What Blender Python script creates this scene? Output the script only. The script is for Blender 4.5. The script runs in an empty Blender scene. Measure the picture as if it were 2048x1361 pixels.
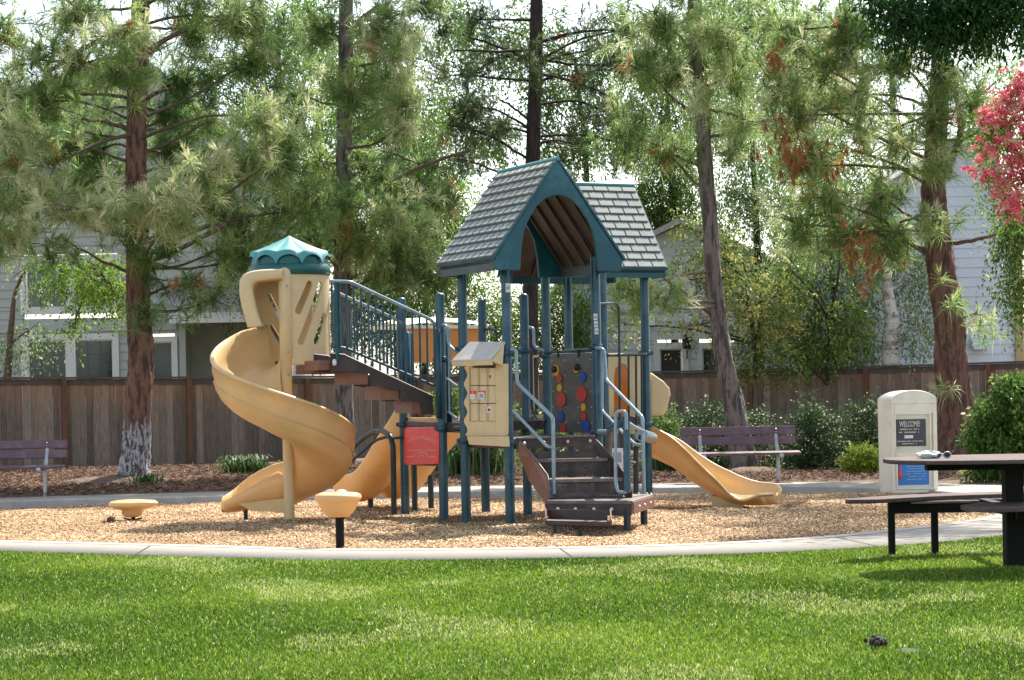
import bpy, math, random
import numpy as np
from mathutils import Vector, Matrix
R = math.radians
C = bpy.context.scene.collection
S = bpy.context.scene
random.seed(7); RNG = np.random.default_rng(7)
PI = math.pi

# ---------------------------------------------------------------- camera, light, exposure
F = 4000.0                      # focal length in photo pixels
CAMZ = 1.40
TILT = R(1.1)
cam_d = bpy.data.cameras.new('camera'); cam = bpy.data.objects.new('camera', cam_d); C.objects.link(cam)
cam_d.sensor_width = 36; cam_d.lens = F/2048*36; cam_d.shift_y = 69.5/2048; cam_d.clip_end = 2000; cam_d.clip_start = 0.1
cam.matrix_world = Matrix.Translation((0, 0, CAMZ)) @ Matrix.Rotation(R(90), 4, 'X') @ Matrix.Rotation(-TILT, 4, 'Z')
S.camera = cam
SUNV = Vector((.38, .75, 1.0)).normalized()
w = bpy.data.worlds.new('World'); S.world = w; w.use_nodes = True
nt = w.node_tree; bg = nt.nodes['Background']
sky = nt.nodes.new('ShaderNodeTexSky'); sky.sky_type = 'NISHITA'; sky.sun_disc = False
sky.sun_elevation = math.asin(SUNV.z); sky.sun_rotation = math.atan2(SUNV.x, SUNV.y)
sky.air_density = 1.0; sky.dust_density = 1.6; sky.ozone_density = 1.0
hs = nt.nodes.new('ShaderNodeHueSaturation'); hs.inputs['Saturation'].default_value = .62
nt.links.new(sky.outputs[0], hs.inputs['Color']); nt.links.new(hs.outputs[0], bg.inputs[0]); bg.inputs[1].default_value = 0.135
sd = bpy.data.lights.new('sun', 'SUN'); so = bpy.data.objects.new('sun', sd); C.objects.link(so)
sd.energy = 4.6; sd.angle = R(0.53); sd.color = (1, .94, .84)
so.rotation_mode = 'QUATERNION'; so.rotation_quaternion = SUNV.to_track_quat('Z', 'Y')
so.location = SUNV*60
S.view_settings.view_transform = 'Standard'; S.view_settings.look = 'None'
S.view_settings.exposure = 1.3; S.view_settings.gamma = 1
S.cycles.max_bounces = 6; S.cycles.transparent_max_bounces = 4; S.cycles.diffuse_bounces = 3
S.cycles.glossy_bounces = 2; S.cycles.transmission_bounces = 4
S.cycles.sample_clamp_indirect = 6

# ---------------------------------------------------------------- photo measure -> world helpers
ct, st = math.cos(TILT), math.sin(TILT)
def P(px, py, Y):
    dx, dy = px-1024, 750-py
    a, b = dx*ct+dy*st, -dx*st+dy*ct
    return Vector((a*Y/F, Y, CAMZ+b*Y/F))
def G(px, py, z):               # meets the level z
    dx, dy = px-1024, 750-py
    a, b = dx*ct+dy*st, -dx*st+dy*ct
    Y = (z-CAMZ)*F/b
    return Vector((a*Y/F, Y, z))
def zpath(Y): return -0.017*min(max(Y-17, 0), 11)
def zpit(Y): return -.04-.0213*(Y-16.2)

# ---------------------------------------------------------------- materials
def mat(name, col, rough=.6, var=None, vcol=None, trans=0, noise=0, nscale=8, bump=0, bscale=30, metal=0,
        col2=None, stretch=(1, 1, 1), coat=0, spec=.5, dirt=None, dscale=2.0, tcol=None):
    m = bpy.data.materials.new(name); m.use_nodes = True; t = m.node_tree; n = t.nodes; L = t.links
    b = n['Principled BSDF']; b.inputs['Roughness'].default_value = rough; b.inputs['Metallic'].default_value = metal
    b.inputs['Specular IOR Level'].default_value = spec; b.inputs['Coat Weight'].default_value = coat
    tc = n.new('ShaderNodeTexCoord'); mp = n.new('ShaderNodeMapping'); mp.inputs['Scale'].default_value = stretch
    L.new(tc.outputs['Object'], mp.inputs[0])
    cur = None
    if vcol:                                        # colours listed by attribute value 0..1
        at = n.new('ShaderNodeAttribute'); at.attribute_name = 'var'
        cr = n.new('ShaderNodeValToRGB'); L.new(at.outputs['Fac'], cr.inputs[0])
        el = cr.color_ramp.elements
        while len(el) < len(vcol): el.new(.5)
        for e, (p, c) in zip(el, vcol): e.position = p; e.color = (*c, 1)
        cur = cr.outputs[0]
    else:
        rg = n.new('ShaderNodeRGB'); rg.outputs[0].default_value = (*col, 1); cur = rg.outputs[0]
    def mix(fac, a, c2):
        x = n.new('ShaderNodeMix'); x.data_type = 'RGBA'; L.new(fac, x.inputs[0]); L.new(a, x.inputs[6])
        if isinstance(c2, tuple): x.inputs[7].default_value = (*c2, 1)
        else: L.new(c2, x.inputs[7])
        return x.outputs[2]
    if noise or col2:
        ns = n.new('ShaderNodeTexNoise'); ns.inputs['Scale'].default_value = nscale; ns.inputs['Detail'].default_value = 6
        ns.inputs['Roughness'].default_value = .65
        L.new(mp.outputs[0], ns.inputs[0])
        if col2:
            r2 = n.new('ShaderNodeMapRange'); r2.inputs[1].default_value = .44; r2.inputs[2].default_value = .58
            L.new(ns.outputs['Fac'], r2.inputs[0]); cur = mix(r2.outputs[0], cur, col2)
        if noise:
            r1 = n.new('ShaderNodeMapRange'); r1.inputs[1].default_value = .25; r1.inputs[2].default_value = .75
            r1.inputs[3].default_value = 1-noise; r1.inputs[4].default_value = 1+noise
            L.new(ns.outputs['Fac'], r1.inputs[0])
            vm = n.new('ShaderNodeVectorMath'); vm.operation = 'SCALE'; L.new(cur, vm.inputs[0]); L.new(r1.outputs[0], vm.inputs['Scale'])
            cur = vm.outputs[0]
    if dirt:
        nd = n.new('ShaderNodeTexNoise'); nd.inputs['Scale'].default_value = dscale; nd.inputs['Detail'].default_value = 8
        nd.inputs['Roughness'].default_value = .7; L.new(tc.outputs['Object'], nd.inputs[0])
        rd = n.new('ShaderNodeMapRange'); rd.inputs[1].default_value = .5; rd.inputs[2].default_value = .75; rd.inputs[4].default_value = .7
        L.new(nd.outputs['Fac'], rd.inputs[0]); cur = mix(rd.outputs[0], cur, dirt)
    L.new(cur, b.inputs['Base Color'])
    if bump:
        nb = n.new('ShaderNodeTexNoise'); nb.inputs['Scale'].default_value = bscale; nb.inputs['Detail'].default_value = 5
        L.new(mp.outputs[0], nb.inputs[0]); bm = n.new('ShaderNodeBump'); bm.inputs['Strength'].default_value = bump
        bm.inputs['Distance'].default_value = .02; L.new(nb.outputs['Fac'], bm.inputs['Height']); L.new(bm.outputs[0], b.inputs['Normal'])
    if trans:
        tr = n.new('ShaderNodeBsdfTranslucent'); mx = n.new('ShaderNodeMixShader'); mx.inputs[0].default_value = trans
        if tcol: tr.inputs[0].default_value = (*tcol, 1)
        else: L.new(cur, tr.inputs[0])
        L.new(b.outputs[0], mx.inputs[1]); L.new(tr.outputs[0], mx.inputs[2])
        L.new(mx.outputs[0], n['Material Output'].inputs[0])
    return m

M = {}
M['tan'] = mat('tan_plastic', (.74, .525, .24), .34, noise=.10, nscale=2.5, trans=.16, tcol=(.95, .52, .12), dirt=(.52, .44, .30), dscale=1.6, bump=.05, bscale=90)
M['cream'] = mat('cream_plastic', (.72, .56, .31), .45, noise=.07, nscale=3, trans=.08, tcol=(.9, .5, .1), dirt=(.5, .42, .27), dscale=2.2, bump=.06, bscale=90)
M['orange'] = mat('backlit_orange_plastic', (.72, .30, .06), .45, noise=.08, nscale=3, trans=.15, tcol=(.9, .35, .04))  # warm glow of shaded, backlit slide plastic put into the colour
M['signcream'] = mat('cream_sign_shell', (.80, .77, .63), .5, noise=.05, nscale=3, dirt=(.5, .47, .36), dscale=2)
M['blue'] = mat('blue_powder_coat', (.006, .058, .085), .32, noise=.18, nscale=5, dirt=(.10, .18, .21), dscale=3, bump=.04, bscale=120)
M['darkblue'] = mat('dark_powder_coat', (.010, .028, .034), .35, noise=.15, nscale=5, bump=.04, bscale=120)
M['wornsunlit'] = mat('worn_sunlit_blue_rail', (.20, .29, .33), .2, noise=.25, nscale=9, dirt=(.35, .42, .45), dscale=6)  # worn blue, lightened so the sun on the rails is in the colour
M['teal'] = mat('teal_plastic', (.002, .070, .098), .38, noise=.12, nscale=3, dirt=(.05, .2, .24), dscale=2)
M['tealroof'] = mat('weathered_teal_dome', (.07, .26, .25), .45, noise=.12, nscale=3, dirt=(.1, .28, .28), dscale=3)
M['shingle'] = mat('grey_moulded_shingle', (.33, .335, .30), .85, spec=.15, noise=.16, nscale=4, dirt=(.38, .38, .36), dscale=2.5, bump=.1, bscale=60)
M['fasciagrey'] = mat('grey_green_fascia', (.060, .080, .078), .55, noise=.12, nscale=4, dirt=(.11, .13, .125), dscale=3)
M['deck'] = mat('brown_coated_steel', (.034, .024, .023), .5, noise=.25, nscale=12, dirt=(.13, .09, .075), dscale=4, bump=.15, bscale=120)
M['decklip'] = mat('worn_brown_edge', (.13, .10, .09), .45, noise=.25, nscale=14, dirt=(.35, .28, .25), dscale=7)
M['litbrown'] = mat('lit_red_brown_steel', (.20, .085, .05), .5, noise=.2, nscale=8)  # brown stair steel with its sunlit tone put into the colour
M['bolt'] = mat('zinc_bolt', (.65, .62, .55), .35, metal=.6)
M['galv'] = mat('galvanised_steel', (.42, .44, .45), .38, noise=.2, nscale=12, metal=.5)
M['benchslat'] = mat('purple_brown_slat', (.125, .068, .085), .55, noise=.22, nscale=6, stretch=(1, 6, 6), dirt=(.25, .18, .19), dscale=5)
M['concrete'] = mat('concrete', (.27, .25, .21), .9, noise=.13, nscale=3.2, dirt=(.27, .245, .21), dscale=.9, bump=.25, bscale=60)
M['concrete2'] = mat('concrete_edge', (.36, .34, .31), .9, noise=.2, nscale=6, dirt=(.22, .2, .18), dscale=1.4, bump=.3, bscale=40)
M['red'] = mat('red_plastic', (.85, .05, .045), .4, noise=.08, nscale=4, dirt=(.6, .16, .12), dscale=5)
M['redline'] = mat('pale_red_relief', (.85, .36, .25), .5)
M['gearpanel'] = mat('grey_clear_panel', (.115, .12, .105), .25, noise=.2, nscale=3, dirt=(.2, .2, .17), dscale=3)
M['gred'] = mat('gear_red', (.55, .05, .045), .4); M['gblue'] = mat('gear_blue', (.015, .08, .33), .4)
M['gyel'] = mat('gear_yellow', (.7, .42, .03), .4); M['black'] = mat('black_rubber', (.012, .012, .014), .5)
M['white'] = mat('white_sticker', (.7, .7, .68), .5); M['printgrey'] = mat('grey_print', (.3, .33, .38), .6)
M['signblack'] = mat('charcoal_sign_face', (.055, .06, .075), .5, noise=.2, nscale=8)
M['signblue'] = mat('blue_sign_face', (.03, .21, .55), .5, noise=.15, nscale=8)
M['lettering'] = mat('pale_lettering', (.62, .60, .52), .6); M['letterblue'] = mat('light_blue_print', (.30, .50, .75), .6)
M['tabletop'] = mat('weathered_table_top', (.10, .070, .065), .8, spec=.15, noise=.3, nscale=7, stretch=(1, 5, 5), dirt=(.20, .165, .155), dscale=3)
M['tabledark'] = mat('dark_table_steel', (.010, .009, .008), .75, spec=.2, noise=.2, nscale=6)
M['bag'] = mat('pale_green_bag', (.50, .56, .48), .5, noise=.3, nscale=30)
M['cone'] = mat('pine_cone_brown', (.10, .04, .02), .7, noise=.35, nscale=40)
M['siding'] = mat('grey_green_siding', (.42, .445, .385), .7, noise=.07, nscale=2.5)
M['siding2'] = mat('blue_grey_siding', (.60, .64, .64), .7, noise=.06, nscale=2.5)
M['trim'] = mat('white_trim', (.70, .68, .62), .6, noise=.05, nscale=4)
M['siding3'] = mat('pale_blue_siding', (.66, .72, .78), .7, noise=.06, nscale=2.5)
M['bandteal'] = mat('dark_green_teal_band', (.006, .10, .095), .4, noise=.12, nscale=3)
M['trimtan'] = mat('tan_corner_trim', (.45, .36, .18), .6, noise=.1, nscale=4)
M['glass'] = mat('dark_window_glass', (.018, .035, .035), .08, spec=.8, noise=.5, nscale=3)
M['dim'] = mat('dim_interior', (.035, .03, .028), .7)
M['rooftile'] = mat('pale_roof_shingle', (.42, .37, .35), .8, noise=.2, nscale=9)
M['roofdark'] = mat('grey_roof_shingle', (.28, .28, .29), .8, noise=.2, nscale=9)
M['bark'] = mat('red_brown_pine_bark', (.21, .105, .072), .9, col2=(.06, .032, .025), nscale=5.5, stretch=(2.6, 2.6, .55), bump=1.6, bscale=7, noise=.3)
M['barkgrey'] = mat('grey_pine_bark', (.23, .19, .17), .9, col2=(.06, .048, .045), nscale=5.5, stretch=(2.6, 2.6, .55), bump=1.6, bscale=7, noise=.3)
M['barkpale'] = mat('whitened_bark_base', (.34, .32, .33), .9, col2=(.09, .08, .08), nscale=6.5, stretch=(2.6, 2.6, .6), bump=1.6, bscale=8, noise=.3)
def paintedbark():
    m = mat('bark_whitened_at_foot', (.24, .12, .08), .9, col2=(.06, .032, .025), nscale=5.5, stretch=(2.6, 2.6, .55), bump=1.6, bscale=7, noise=.3)
    t = m.node_tree; n = t.nodes; L = t.links; b = n['Principled BSDF']; src = b.inputs['Base Color'].links[0].from_socket
    tc = n.new('ShaderNodeTexCoord'); sp = n.new('ShaderNodeSeparateXYZ'); L.new(tc.outputs['Object'], sp.inputs[0])
    mp = n.new('ShaderNodeMapping'); mp.inputs['Scale'].default_value = (3, 3, .8); L.new(tc.outputs['Object'], mp.inputs[0])
    ns = n.new('ShaderNodeTexNoise'); ns.inputs['Scale'].default_value = 6; ns.inputs['Detail'].default_value = 6; L.new(mp.outputs[0], ns.inputs[0])
    ad = n.new('ShaderNodeMath'); ad.operation = 'MULTIPLY_ADD'; L.new(ns.outputs['Fac'], ad.inputs[0]); ad.inputs[1].default_value = .9; L.new(sp.outputs[2], ad.inputs[2])
    mr = n.new('ShaderNodeMapRange'); mr.inputs[1].default_value = 1.42; mr.inputs[2].default_value = 1.22; L.new(ad.outputs[0], mr.inputs[0])
    n2 = n.new('ShaderNodeTexNoise'); n2.inputs['Scale'].default_value = 9; n2.inputs['Detail'].default_value = 5; L.new(mp.outputs[0], n2.inputs[0])
    cr = n.new('ShaderNodeValToRGB'); L.new(n2.outputs['Fac'], cr.inputs[0]); e = cr.color_ramp.elements
    e[0].position = .42; e[0].color = (.07, .06, .06, 1); e[1].position = .56; e[1].color = (.42, .40, .41, 1)
    x = n.new('ShaderNodeMix'); x.data_type = 'RGBA'; L.new(mr.outputs[0], x.inputs[0]); L.new(src, x.inputs[6]); L.new(cr.outputs[0], x.inputs[7])
    L.new(x.outputs[2], b.inputs['Base Color']); return m
M['barkpainted'] = paintedbark()
M['barkdark'] = mat('dark_bark', (.05, .035, .03), .9, col2=(.025, .018, .016), nscale=6, stretch=(3, 3, .6), bump=1.2, bscale=8)
M['birch'] = mat('white_birch_bark', (.66, .62, .56), .8, col2=(.25, .2, .17), nscale=3, stretch=(1, 1, 3), noise=.1)
M['twig'] = mat('twig_brown', (.13, .085, .065), .85, noise=.3, nscale=12)
def leafmat(name, cols, trans=.4, rough=.5):
    return mat(name, None, rough, vcol=cols, trans=trans, spec=.2)
M['needle'] = leafmat('pine_needles', [(0, (.07, .14, .05)), (.35, (.17, .29, .08)), (.7, (.38, .50, .17)), (.9, (.68, .67, .42)), (.93, (.46, .21, .08)), (1, (.60, .30, .13))], .55, .38)
M['needledark'] = leafmat('dark_pine_needles', [(0, (.035, .065, .03)), (.5, (.08, .135, .05)), (.9, (.18, .22, .09)), (.93, (.30, .12, .04)), (1, (.34, .14, .05))])
M['leafmid'] = leafmat('mid_green_leaves', [(0, (.04, .10, .02)), (.5, (.12, .21, .04)), (.85, (.28, .38, .08)), (1, (.6, .6, .42))])
M['leafblue'] = leafmat('grey_green_leaves', [(0, (.07, .14, .05)), (.45, (.22, .33, .12)), (.75, (.42, .50, .23)), (.92, (.6, .6, .5)), (1, (.75, .72, .65))], .5)
M['leafbright'] = leafmat('bright_green_leaves', [(0, (.06, .14, .02)), (.5, (.13, .25, .03)), (1, (.28, .38, .06))], .5)
M['leafyellow'] = leafmat('turning_leaves', [(0, (.08, .13, .025)), (.45, (.20, .27, .06)), (.72, (.50, .48, .14)), (.9, (.70, .46, .10)), (1, (.8, .72, .55))], .45)
M['leafdark'] = leafmat('dark_leaves', [(0, (.010, .04, .008)), (.6, (.025, .08, .015)), (1, (.07, .15, .025))], .3)
M['leafhedge'] = leafmat('hedge_leaves', [(0, (.02, .05, .015)), (.6, (.05, .10, .03)), (.88, (.13, .19, .07)), (.95, (.6, .55, .42)), (1, (.75, .68, .55))], .3)
M['leafprivet'] = leafmat('glossy_shrub_leaves', [(0, (.04, .10, .02)), (.6, (.10, .20, .035)), (1, (.38, .45, .12))], .4, .35)
M['leafbox'] = leafmat('yellow_green_box_leaves', [(0, (.07, .12, .01)), (.6, (.18, .26, .02)), (1, (.38, .42, .04))], .35)
M['blossom'] = leafmat('pink_blossom', [(0, (.70, .07, .15)), (.5, (.92, .28, .36)), (.8, (.95, .52, .52)), (1, (.5, .55, .2))], .4)
M['blade'] = leafmat('strap_leaves', [(0, (.03, .07, .02)), (.6, (.07, .14, .04)), (1, (.22, .28, .12))], .3)
M['grass'] = leafmat('grass_blades', [(0, (.03, .07, .006)), (.45, (.105, .205, .014)), (.8, (.23, .335, .04)), (.93, (.38, .44, .09)), (1, (.58, .58, .36))], .5, .75)
M['lawn'] = mat('lawn_soil', (.028, .055, .008), .95, noise=.3, nscale=30)
M['mulch'] = mat('pine_needle_mulch', (.15, .088, .055), .95, col2=(.075, .045, .03), nscale=7, noise=.35, bump=1, bscale=35)
M['chipbed'] = mat('wood_chip_bed', (.34, .20, .11), .95, col2=(.22, .125, .065), nscale=30, noise=.35, bump=1.5, bscale=45)
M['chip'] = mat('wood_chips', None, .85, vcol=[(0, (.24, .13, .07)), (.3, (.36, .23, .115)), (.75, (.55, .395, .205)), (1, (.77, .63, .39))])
M['litter'] = mat('fallen_needles', None, .9, vcol=[(0, (.055, .032, .02)), (.6, (.155, .085, .05)), (1, (.36, .21, .12))])

# fence wood: orange at the top, grey lower down, board by board
def fencemat():
    m = mat('weathered_redwood', None, .85, vcol=[(0, (.085, .066, .052)), (.5, (.21, .165, .13)), (1, (.38, .32, .26))], noise=.6, nscale=9, stretch=(7, 7, .5), bump=.8, bscale=14)
    t = m.node_tree; n = t.nodes; L = t.links; b = n['Principled BSDF']
    src = b.inputs['Base Color'].links[0].from_socket
    tc = n.new('ShaderNodeTexCoord'); sp = n.new('ShaderNodeSeparateXYZ'); L.new(tc.outputs['Object'], sp.inputs[0])
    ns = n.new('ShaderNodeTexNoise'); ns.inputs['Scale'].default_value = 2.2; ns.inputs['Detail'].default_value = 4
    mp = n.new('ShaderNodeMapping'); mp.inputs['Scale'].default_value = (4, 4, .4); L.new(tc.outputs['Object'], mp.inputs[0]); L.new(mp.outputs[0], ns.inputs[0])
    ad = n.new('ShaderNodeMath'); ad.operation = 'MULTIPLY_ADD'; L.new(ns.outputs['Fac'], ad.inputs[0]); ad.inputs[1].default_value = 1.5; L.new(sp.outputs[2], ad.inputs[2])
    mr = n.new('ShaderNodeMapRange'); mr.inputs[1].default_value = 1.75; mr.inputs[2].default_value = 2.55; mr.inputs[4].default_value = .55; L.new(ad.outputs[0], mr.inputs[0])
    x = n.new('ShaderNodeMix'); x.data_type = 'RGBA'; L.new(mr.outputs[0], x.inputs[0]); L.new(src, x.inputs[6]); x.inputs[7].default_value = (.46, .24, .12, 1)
    L.new(x.outputs[2], b.inputs['Base Color'])
    return m
M['fence'] = fencemat(); M['fencecap'] = mat('weathered_cap_rail', (.11, .085, .07), .85, noise=.4, nscale=9)
M['muntin'] = mat('faint_window_grid', (.06, .075, .07), .5)
M['fencepost'] = mat('red_brown_fence_post', (.15, .07, .04), .85, noise=.35, nscale=6, stretch=(5, 5, .8), dirt=(.07, .05, .04), dscale=3)

# ---------------------------------------------------------------- mesh builder
class MB:
    def __init__(s): s.v = []; s.f = []; s.sm = []; s.var = []; s.cv = .5
    def add(s, vs, fs, smooth=False, var=None):
        o = len(s.v); s.v += [tuple(v) for v in vs]; s.var += [s.cv if var is None else var]*len(vs)
        for f in fs: s.f.append(tuple(i+o for i in f)); s.sm.append(smooth)
    def hexa(s, a, var=None):     # 8 corners: bottom 4 ccw, top 4 ccw
        s.add(a, [(3, 2, 1, 0), (4, 5, 6, 7), (0, 1, 5, 4), (1, 2, 6, 5), (2, 3, 7, 6), (3, 0, 4, 7)], var=var)
    def box(s, c, dx, dy, dz, u=(1, 0, 0), v=(0, 1, 0), var=None, n=None):   # c centre, half sizes
        c = Vector(c); u = Vector(u).normalized(); v = Vector(v).normalized(); n = u.cross(v) if n is None else Vector(n)
        a = [c+u*x*dx+v*y*dy+n*z*dz for z in (-1, 1) for x, y in ((-1, -1), (1, -1), (1, 1), (-1, 1))]
        s.hexa(a, var)
    def prism(s, pts, d):         # polygon pts swept by vector d
        pts = [Vector(p) for p in pts]; d = Vector(d); n = len(pts)
        nn = Vector((0, 0, 0))
        for i in range(n):
            a, b = pts[i], pts[(i+1) % n]; nn += a.cross(b)
        if nn.dot(d) > 0: pts = pts[::-1]
        s.add(pts+[p+d for p in pts], [tuple(range(n)), tuple(range(2*n-1, n-1, -1))]+[((i+1) % n, i, n+i, n+(i+1) % n) for i in range(n)])
    def ring_prism(s, outer, inner, d):   # same-length loops, plate with a hole
        n = len(outer); o = [Vector(p) for p in outer]; i_ = [Vector(p) for p in inner]; d = Vector(d)
        vs = o+i_+[p+d for p in o]+[p+d for p in i_]; fs = []
        for k in range(n):
            m = (k+1) % n
            fs += [(k, m, n+m, n+k), (2*n+m, 2*n+k, 3*n+k, 3*n+m), (m, k, 2*n+k, 2*n+m), (n+k, n+m, 3*n+m, 3*n+k)]
        s.add(vs, fs)
    def tube(s, pts, r, n=12, caps=True, smooth=True, var=None, ell=1.0):
        pts = [Vector(p) for p in pts]; m = len(pts); rs = r if isinstance(r, (list, tuple)) else [r]*m
        vs = []; up = None
        for i, p in enumerate(pts):
            t = (pts[min(i+1, m-1)]-pts[max(i-1, 0)]).normalized()
            if up is None:
                up = Vector((0, 0, 1)) if abs(t.z) < .9 else Vector((1, 0, 0))
            a = (up-t*up.dot(t)); a = a.normalized() if a.length > 1e-6 else t.orthogonal().normalized()
            up = a; b = t.cross(a)
            for k in range(n):
                th = 2*PI*k/n; vs.append(p+(a*math.cos(th)+b*math.sin(th)*ell)*rs[i])
        fs = [(i*n+k, i*n+(k+1) % n, (i+1)*n+(k+1) % n, (i+1)*n+k) for i in range(m-1) for k in range(n)]
        s.add(vs, fs, smooth, var)
        if caps:
            s.add(vs[:n], [tuple(range(n-1, -1, -1))], False, var); s.add(vs[-n:], [tuple(range(n))], False, var)
    def lathe(s, c, prof, n=24, axis=Vector((0, 0, 1)), smooth=True):
        axis = axis.normalized(); a = axis.orthogonal().normalized(); b = axis.cross(a); c = Vector(c); vs = []
        for r, h in prof:
            for k in range(n):
                th = 2*PI*k/n; vs.append(c+axis*h+(a*math.cos(th)+b*math.sin(th))*r)
        fs = [(i*n+k, i*n+(k+1) % n, (i+1)*n+(k+1) % n, (i+1)*n+k) for i in range(len(prof)-1) for k in range(n)]
        s.add(vs, fs, smooth)
    def sweep(s, rings, closed=True, caps=True, smooth=True):
        n = len(rings[0]); vs = [p for r in rings for p in r]; q = n if closed else n-1
        fs = [(i*n+k, i*n+(k+1) % n, (i+1)*n+(k+1) % n, (i+1)*n+k) for i in range(len(rings)-1) for k in range(q)]
        s.add(vs, fs, smooth)
        if caps: s.add(rings[0], [tuple(range(n-1, -1, -1))]); s.add(rings[-1], [tuple(range(n))])
    def build(s, name, m, parent=None, bevel=0, autosmooth=True):
        o0 = rootloc(parent) if parent else Vector((0, 0, 0))
        me = bpy.data.meshes.new(name)
        me.from_pydata([Vector(v)-o0 for v in s.v], [], s.f)
        me.polygons.foreach_set('use_smooth', s.sm)
        at = me.attributes.new('var', 'FLOAT', 'POINT'); at.data.foreach_set('value', s.var)
        import bmesh
        bm = bmesh.new(); bm.from_mesh(me); bmesh.ops.recalc_face_normals(bm, faces=bm.faces); bm.to_mesh(me); bm.free()
        me.materials.append(m); o = bpy.data.objects.new(name, me); C.objects.link(o)
        if parent: o.parent = parent
        if bevel:
            b = o.modifiers.new('bevel', 'BEVEL'); b.width = bevel; b.segments = 2; b.limit_method = 'ANGLE'; b.angle_limit = R(40)
        return o
def rootloc(o):
    while o.parent: o = o.parent
    return Vector(o.location)
def tag(o, label, cat, group=None, kind=None):
    if label: o['label'] = label
    if cat: o['category'] = cat
    if group: o['group'] = group
    if kind: o['kind'] = kind
    return o
def thing(name, label, cat, loc, group=None):
    o = bpy.data.objects.new(name, None); C.objects.link(o); o.location = loc; o.empty_display_size = .2
    return tag(o, label, cat, group)
def np_obj(name, verts, faces, var, m, parent=None, smooth=False):
    o0 = np.array(rootloc(parent)) if parent else np.zeros(3)
    verts = np.asarray(verts, np.float32)-o0.astype(np.float32); faces = np.asarray(faces, np.int32); k = faces.shape[1]
    me = bpy.data.meshes.new(name); me.vertices.add(len(verts)); me.vertices.foreach_set('co', verts.ravel())
    me.loops.add(faces.size); me.loops.foreach_set('vertex_index', faces.ravel())
    me.polygons.add(len(faces)); me.polygons.foreach_set('loop_start', np.arange(0, faces.size, k, dtype=np.int32))
    try: me.polygons.foreach_set('loop_total', np.full(len(faces), k, np.int32))
    except Exception: pass
    if smooth: me.polygons.foreach_set('use_smooth', np.ones(len(faces), bool))
    at = me.attributes.new('var', 'FLOAT', 'POINT'); at.data.foreach_set('value', np.asarray(var, np.float32))
    me.update(calc_edges=True); me.materials.append(m)
    o = bpy.data.objects.new(name, me); C.objects.link(o)
    if parent: o.parent = parent
    return o
def fillet(pts, r=.06, n=5):
    pts = [Vector(p) for p in pts]; out = [pts[0]]
    for a, b, c in zip(pts, pts[1:], pts[2:]):
        d1, d2 = (a-b), (c-b); q = min(r, d1.length*.45, d2.length*.45)
        p0, p2 = b+d1.normalized()*q, b+d2.normalized()*q
        for i in range(n+1):
            t = i/n; out.append(p0*(1-t)**2+b*2*t*(1-t)+p2*t*t)
    return out+[pts[-1]]
def lerp(a, b, t): return a*(1-t)+b*t
def catmull(pts, n=8, closed=False):
    pts = [Vector(p) for p in pts]; m = len(pts); out = []
    for i in range(m if closed else m-1):
        g = lambda k: pts[k % m] if closed else pts[max(0, min(m-1, k))]
        p0, p1, p2, p3 = g(i-1), g(i), g(i+1), g(i+2)
        for j in range(n):
            t = j/n
            out.append(.5*((2*p1)+(p2-p0)*t+(2*p0-5*p1+4*p2-p3)*t*t+(3*p1-p0-3*p2+p3)*t**3))
    if not closed: out.append(pts[-1])
    return out
def text_mesh(name, txt, size, m, parent, origin, ux, uz, extrude=.002, align='CENTER', sx=.52):
    cu = bpy.data.curves.new(name, 'FONT'); cu.body = txt; cu.size = size; cu.extrude = extrude; cu.align_x = align; cu.align_y = 'CENTER'
    cu.offset = size*.012
    ob = bpy.data.objects.new('tmp', cu); C.objects.link(ob)
    me = bpy.data.meshes.new_from_object(ob.evaluated_get(bpy.context.evaluated_depsgraph_get())); me.name = name
    bpy.data.objects.remove(ob)
    ux = Vector(ux).normalized(); uz = Vector(uz).normalized(); n = ux.cross(uz)
    rot = Matrix((ux, uz, n)).transposed().to_4x4()
    me.transform(Matrix.Translation(Vector(origin)-rootloc(parent)) @ rot @ Matrix.Diagonal((sx, 1, 1, 1)))
    me.materials.clear(); me.materials.append(m)
    o = bpy.data.objects.new(name, me); C.objects.link(o); o.parent = parent
    return o
# ================================================================ GROUND, PATH, PIT
PC = np.array([-2.0, 22.0])
ctl = [(-.2, 16.2), (1.12, 16.2), (2.0, 16.45), (2.86, 16.95), (3.9, 18.1), (4.63, 19.3), (5.1, 20.6), (5.4, 22.5), (5.2, 24.6), (4.3, 26.2),
       (3.0, 27.0), (0, 27.2), (-3, 27.2), (-6.8, 26.8), (-9.0, 25.9), (-10.3, 24), (-10, 21.8), (-8.5, 20.2), (-6.6, 19.1), (-4.65, 18.2), (-2.6, 17.0), (-1.4, 16.4)]
curve = np.array([(p.x, p.y) for p in catmull([(x, y, 0) for x, y in ctl], 10, True)])
ca = np.unwrap(np.arctan2(curve[:, 1]-PC[1], curve[:, 0]-PC[0])); cr_ = np.hypot(curve[:, 0]-PC[0], curve[:, 1]-PC[1])
o_ = np.argsort(np.mod(ca, 2*PI)); cang = np.mod(ca, 2*PI)[o_]; crad = cr_[o_]
def r_in(th):
    return np.interp(np.mod(th, 2*PI), np.r_[cang[-1]-2*PI, cang, cang[0]+2*PI], np.r_[crad[-1], crad, crad[0]])
def r_wid(th):        # width of the walk
    s = np.sin(th)    # -1 nearest the lawn
    base = np.interp(s, [-1, -.55, 0, .6, 1], [1.0, 1.15, 1.6, 1.5, 1.5])
    rt = np.exp(-((np.mod(th, 2*PI)-R(345))/.22)**2)*1.2
    return base+rt
NT = 360
TH = np.linspace(0, 2*PI, NT, endpoint=False)
zp = np.vectorize(zpath); zq = np.vectorize(zpit)
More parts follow.
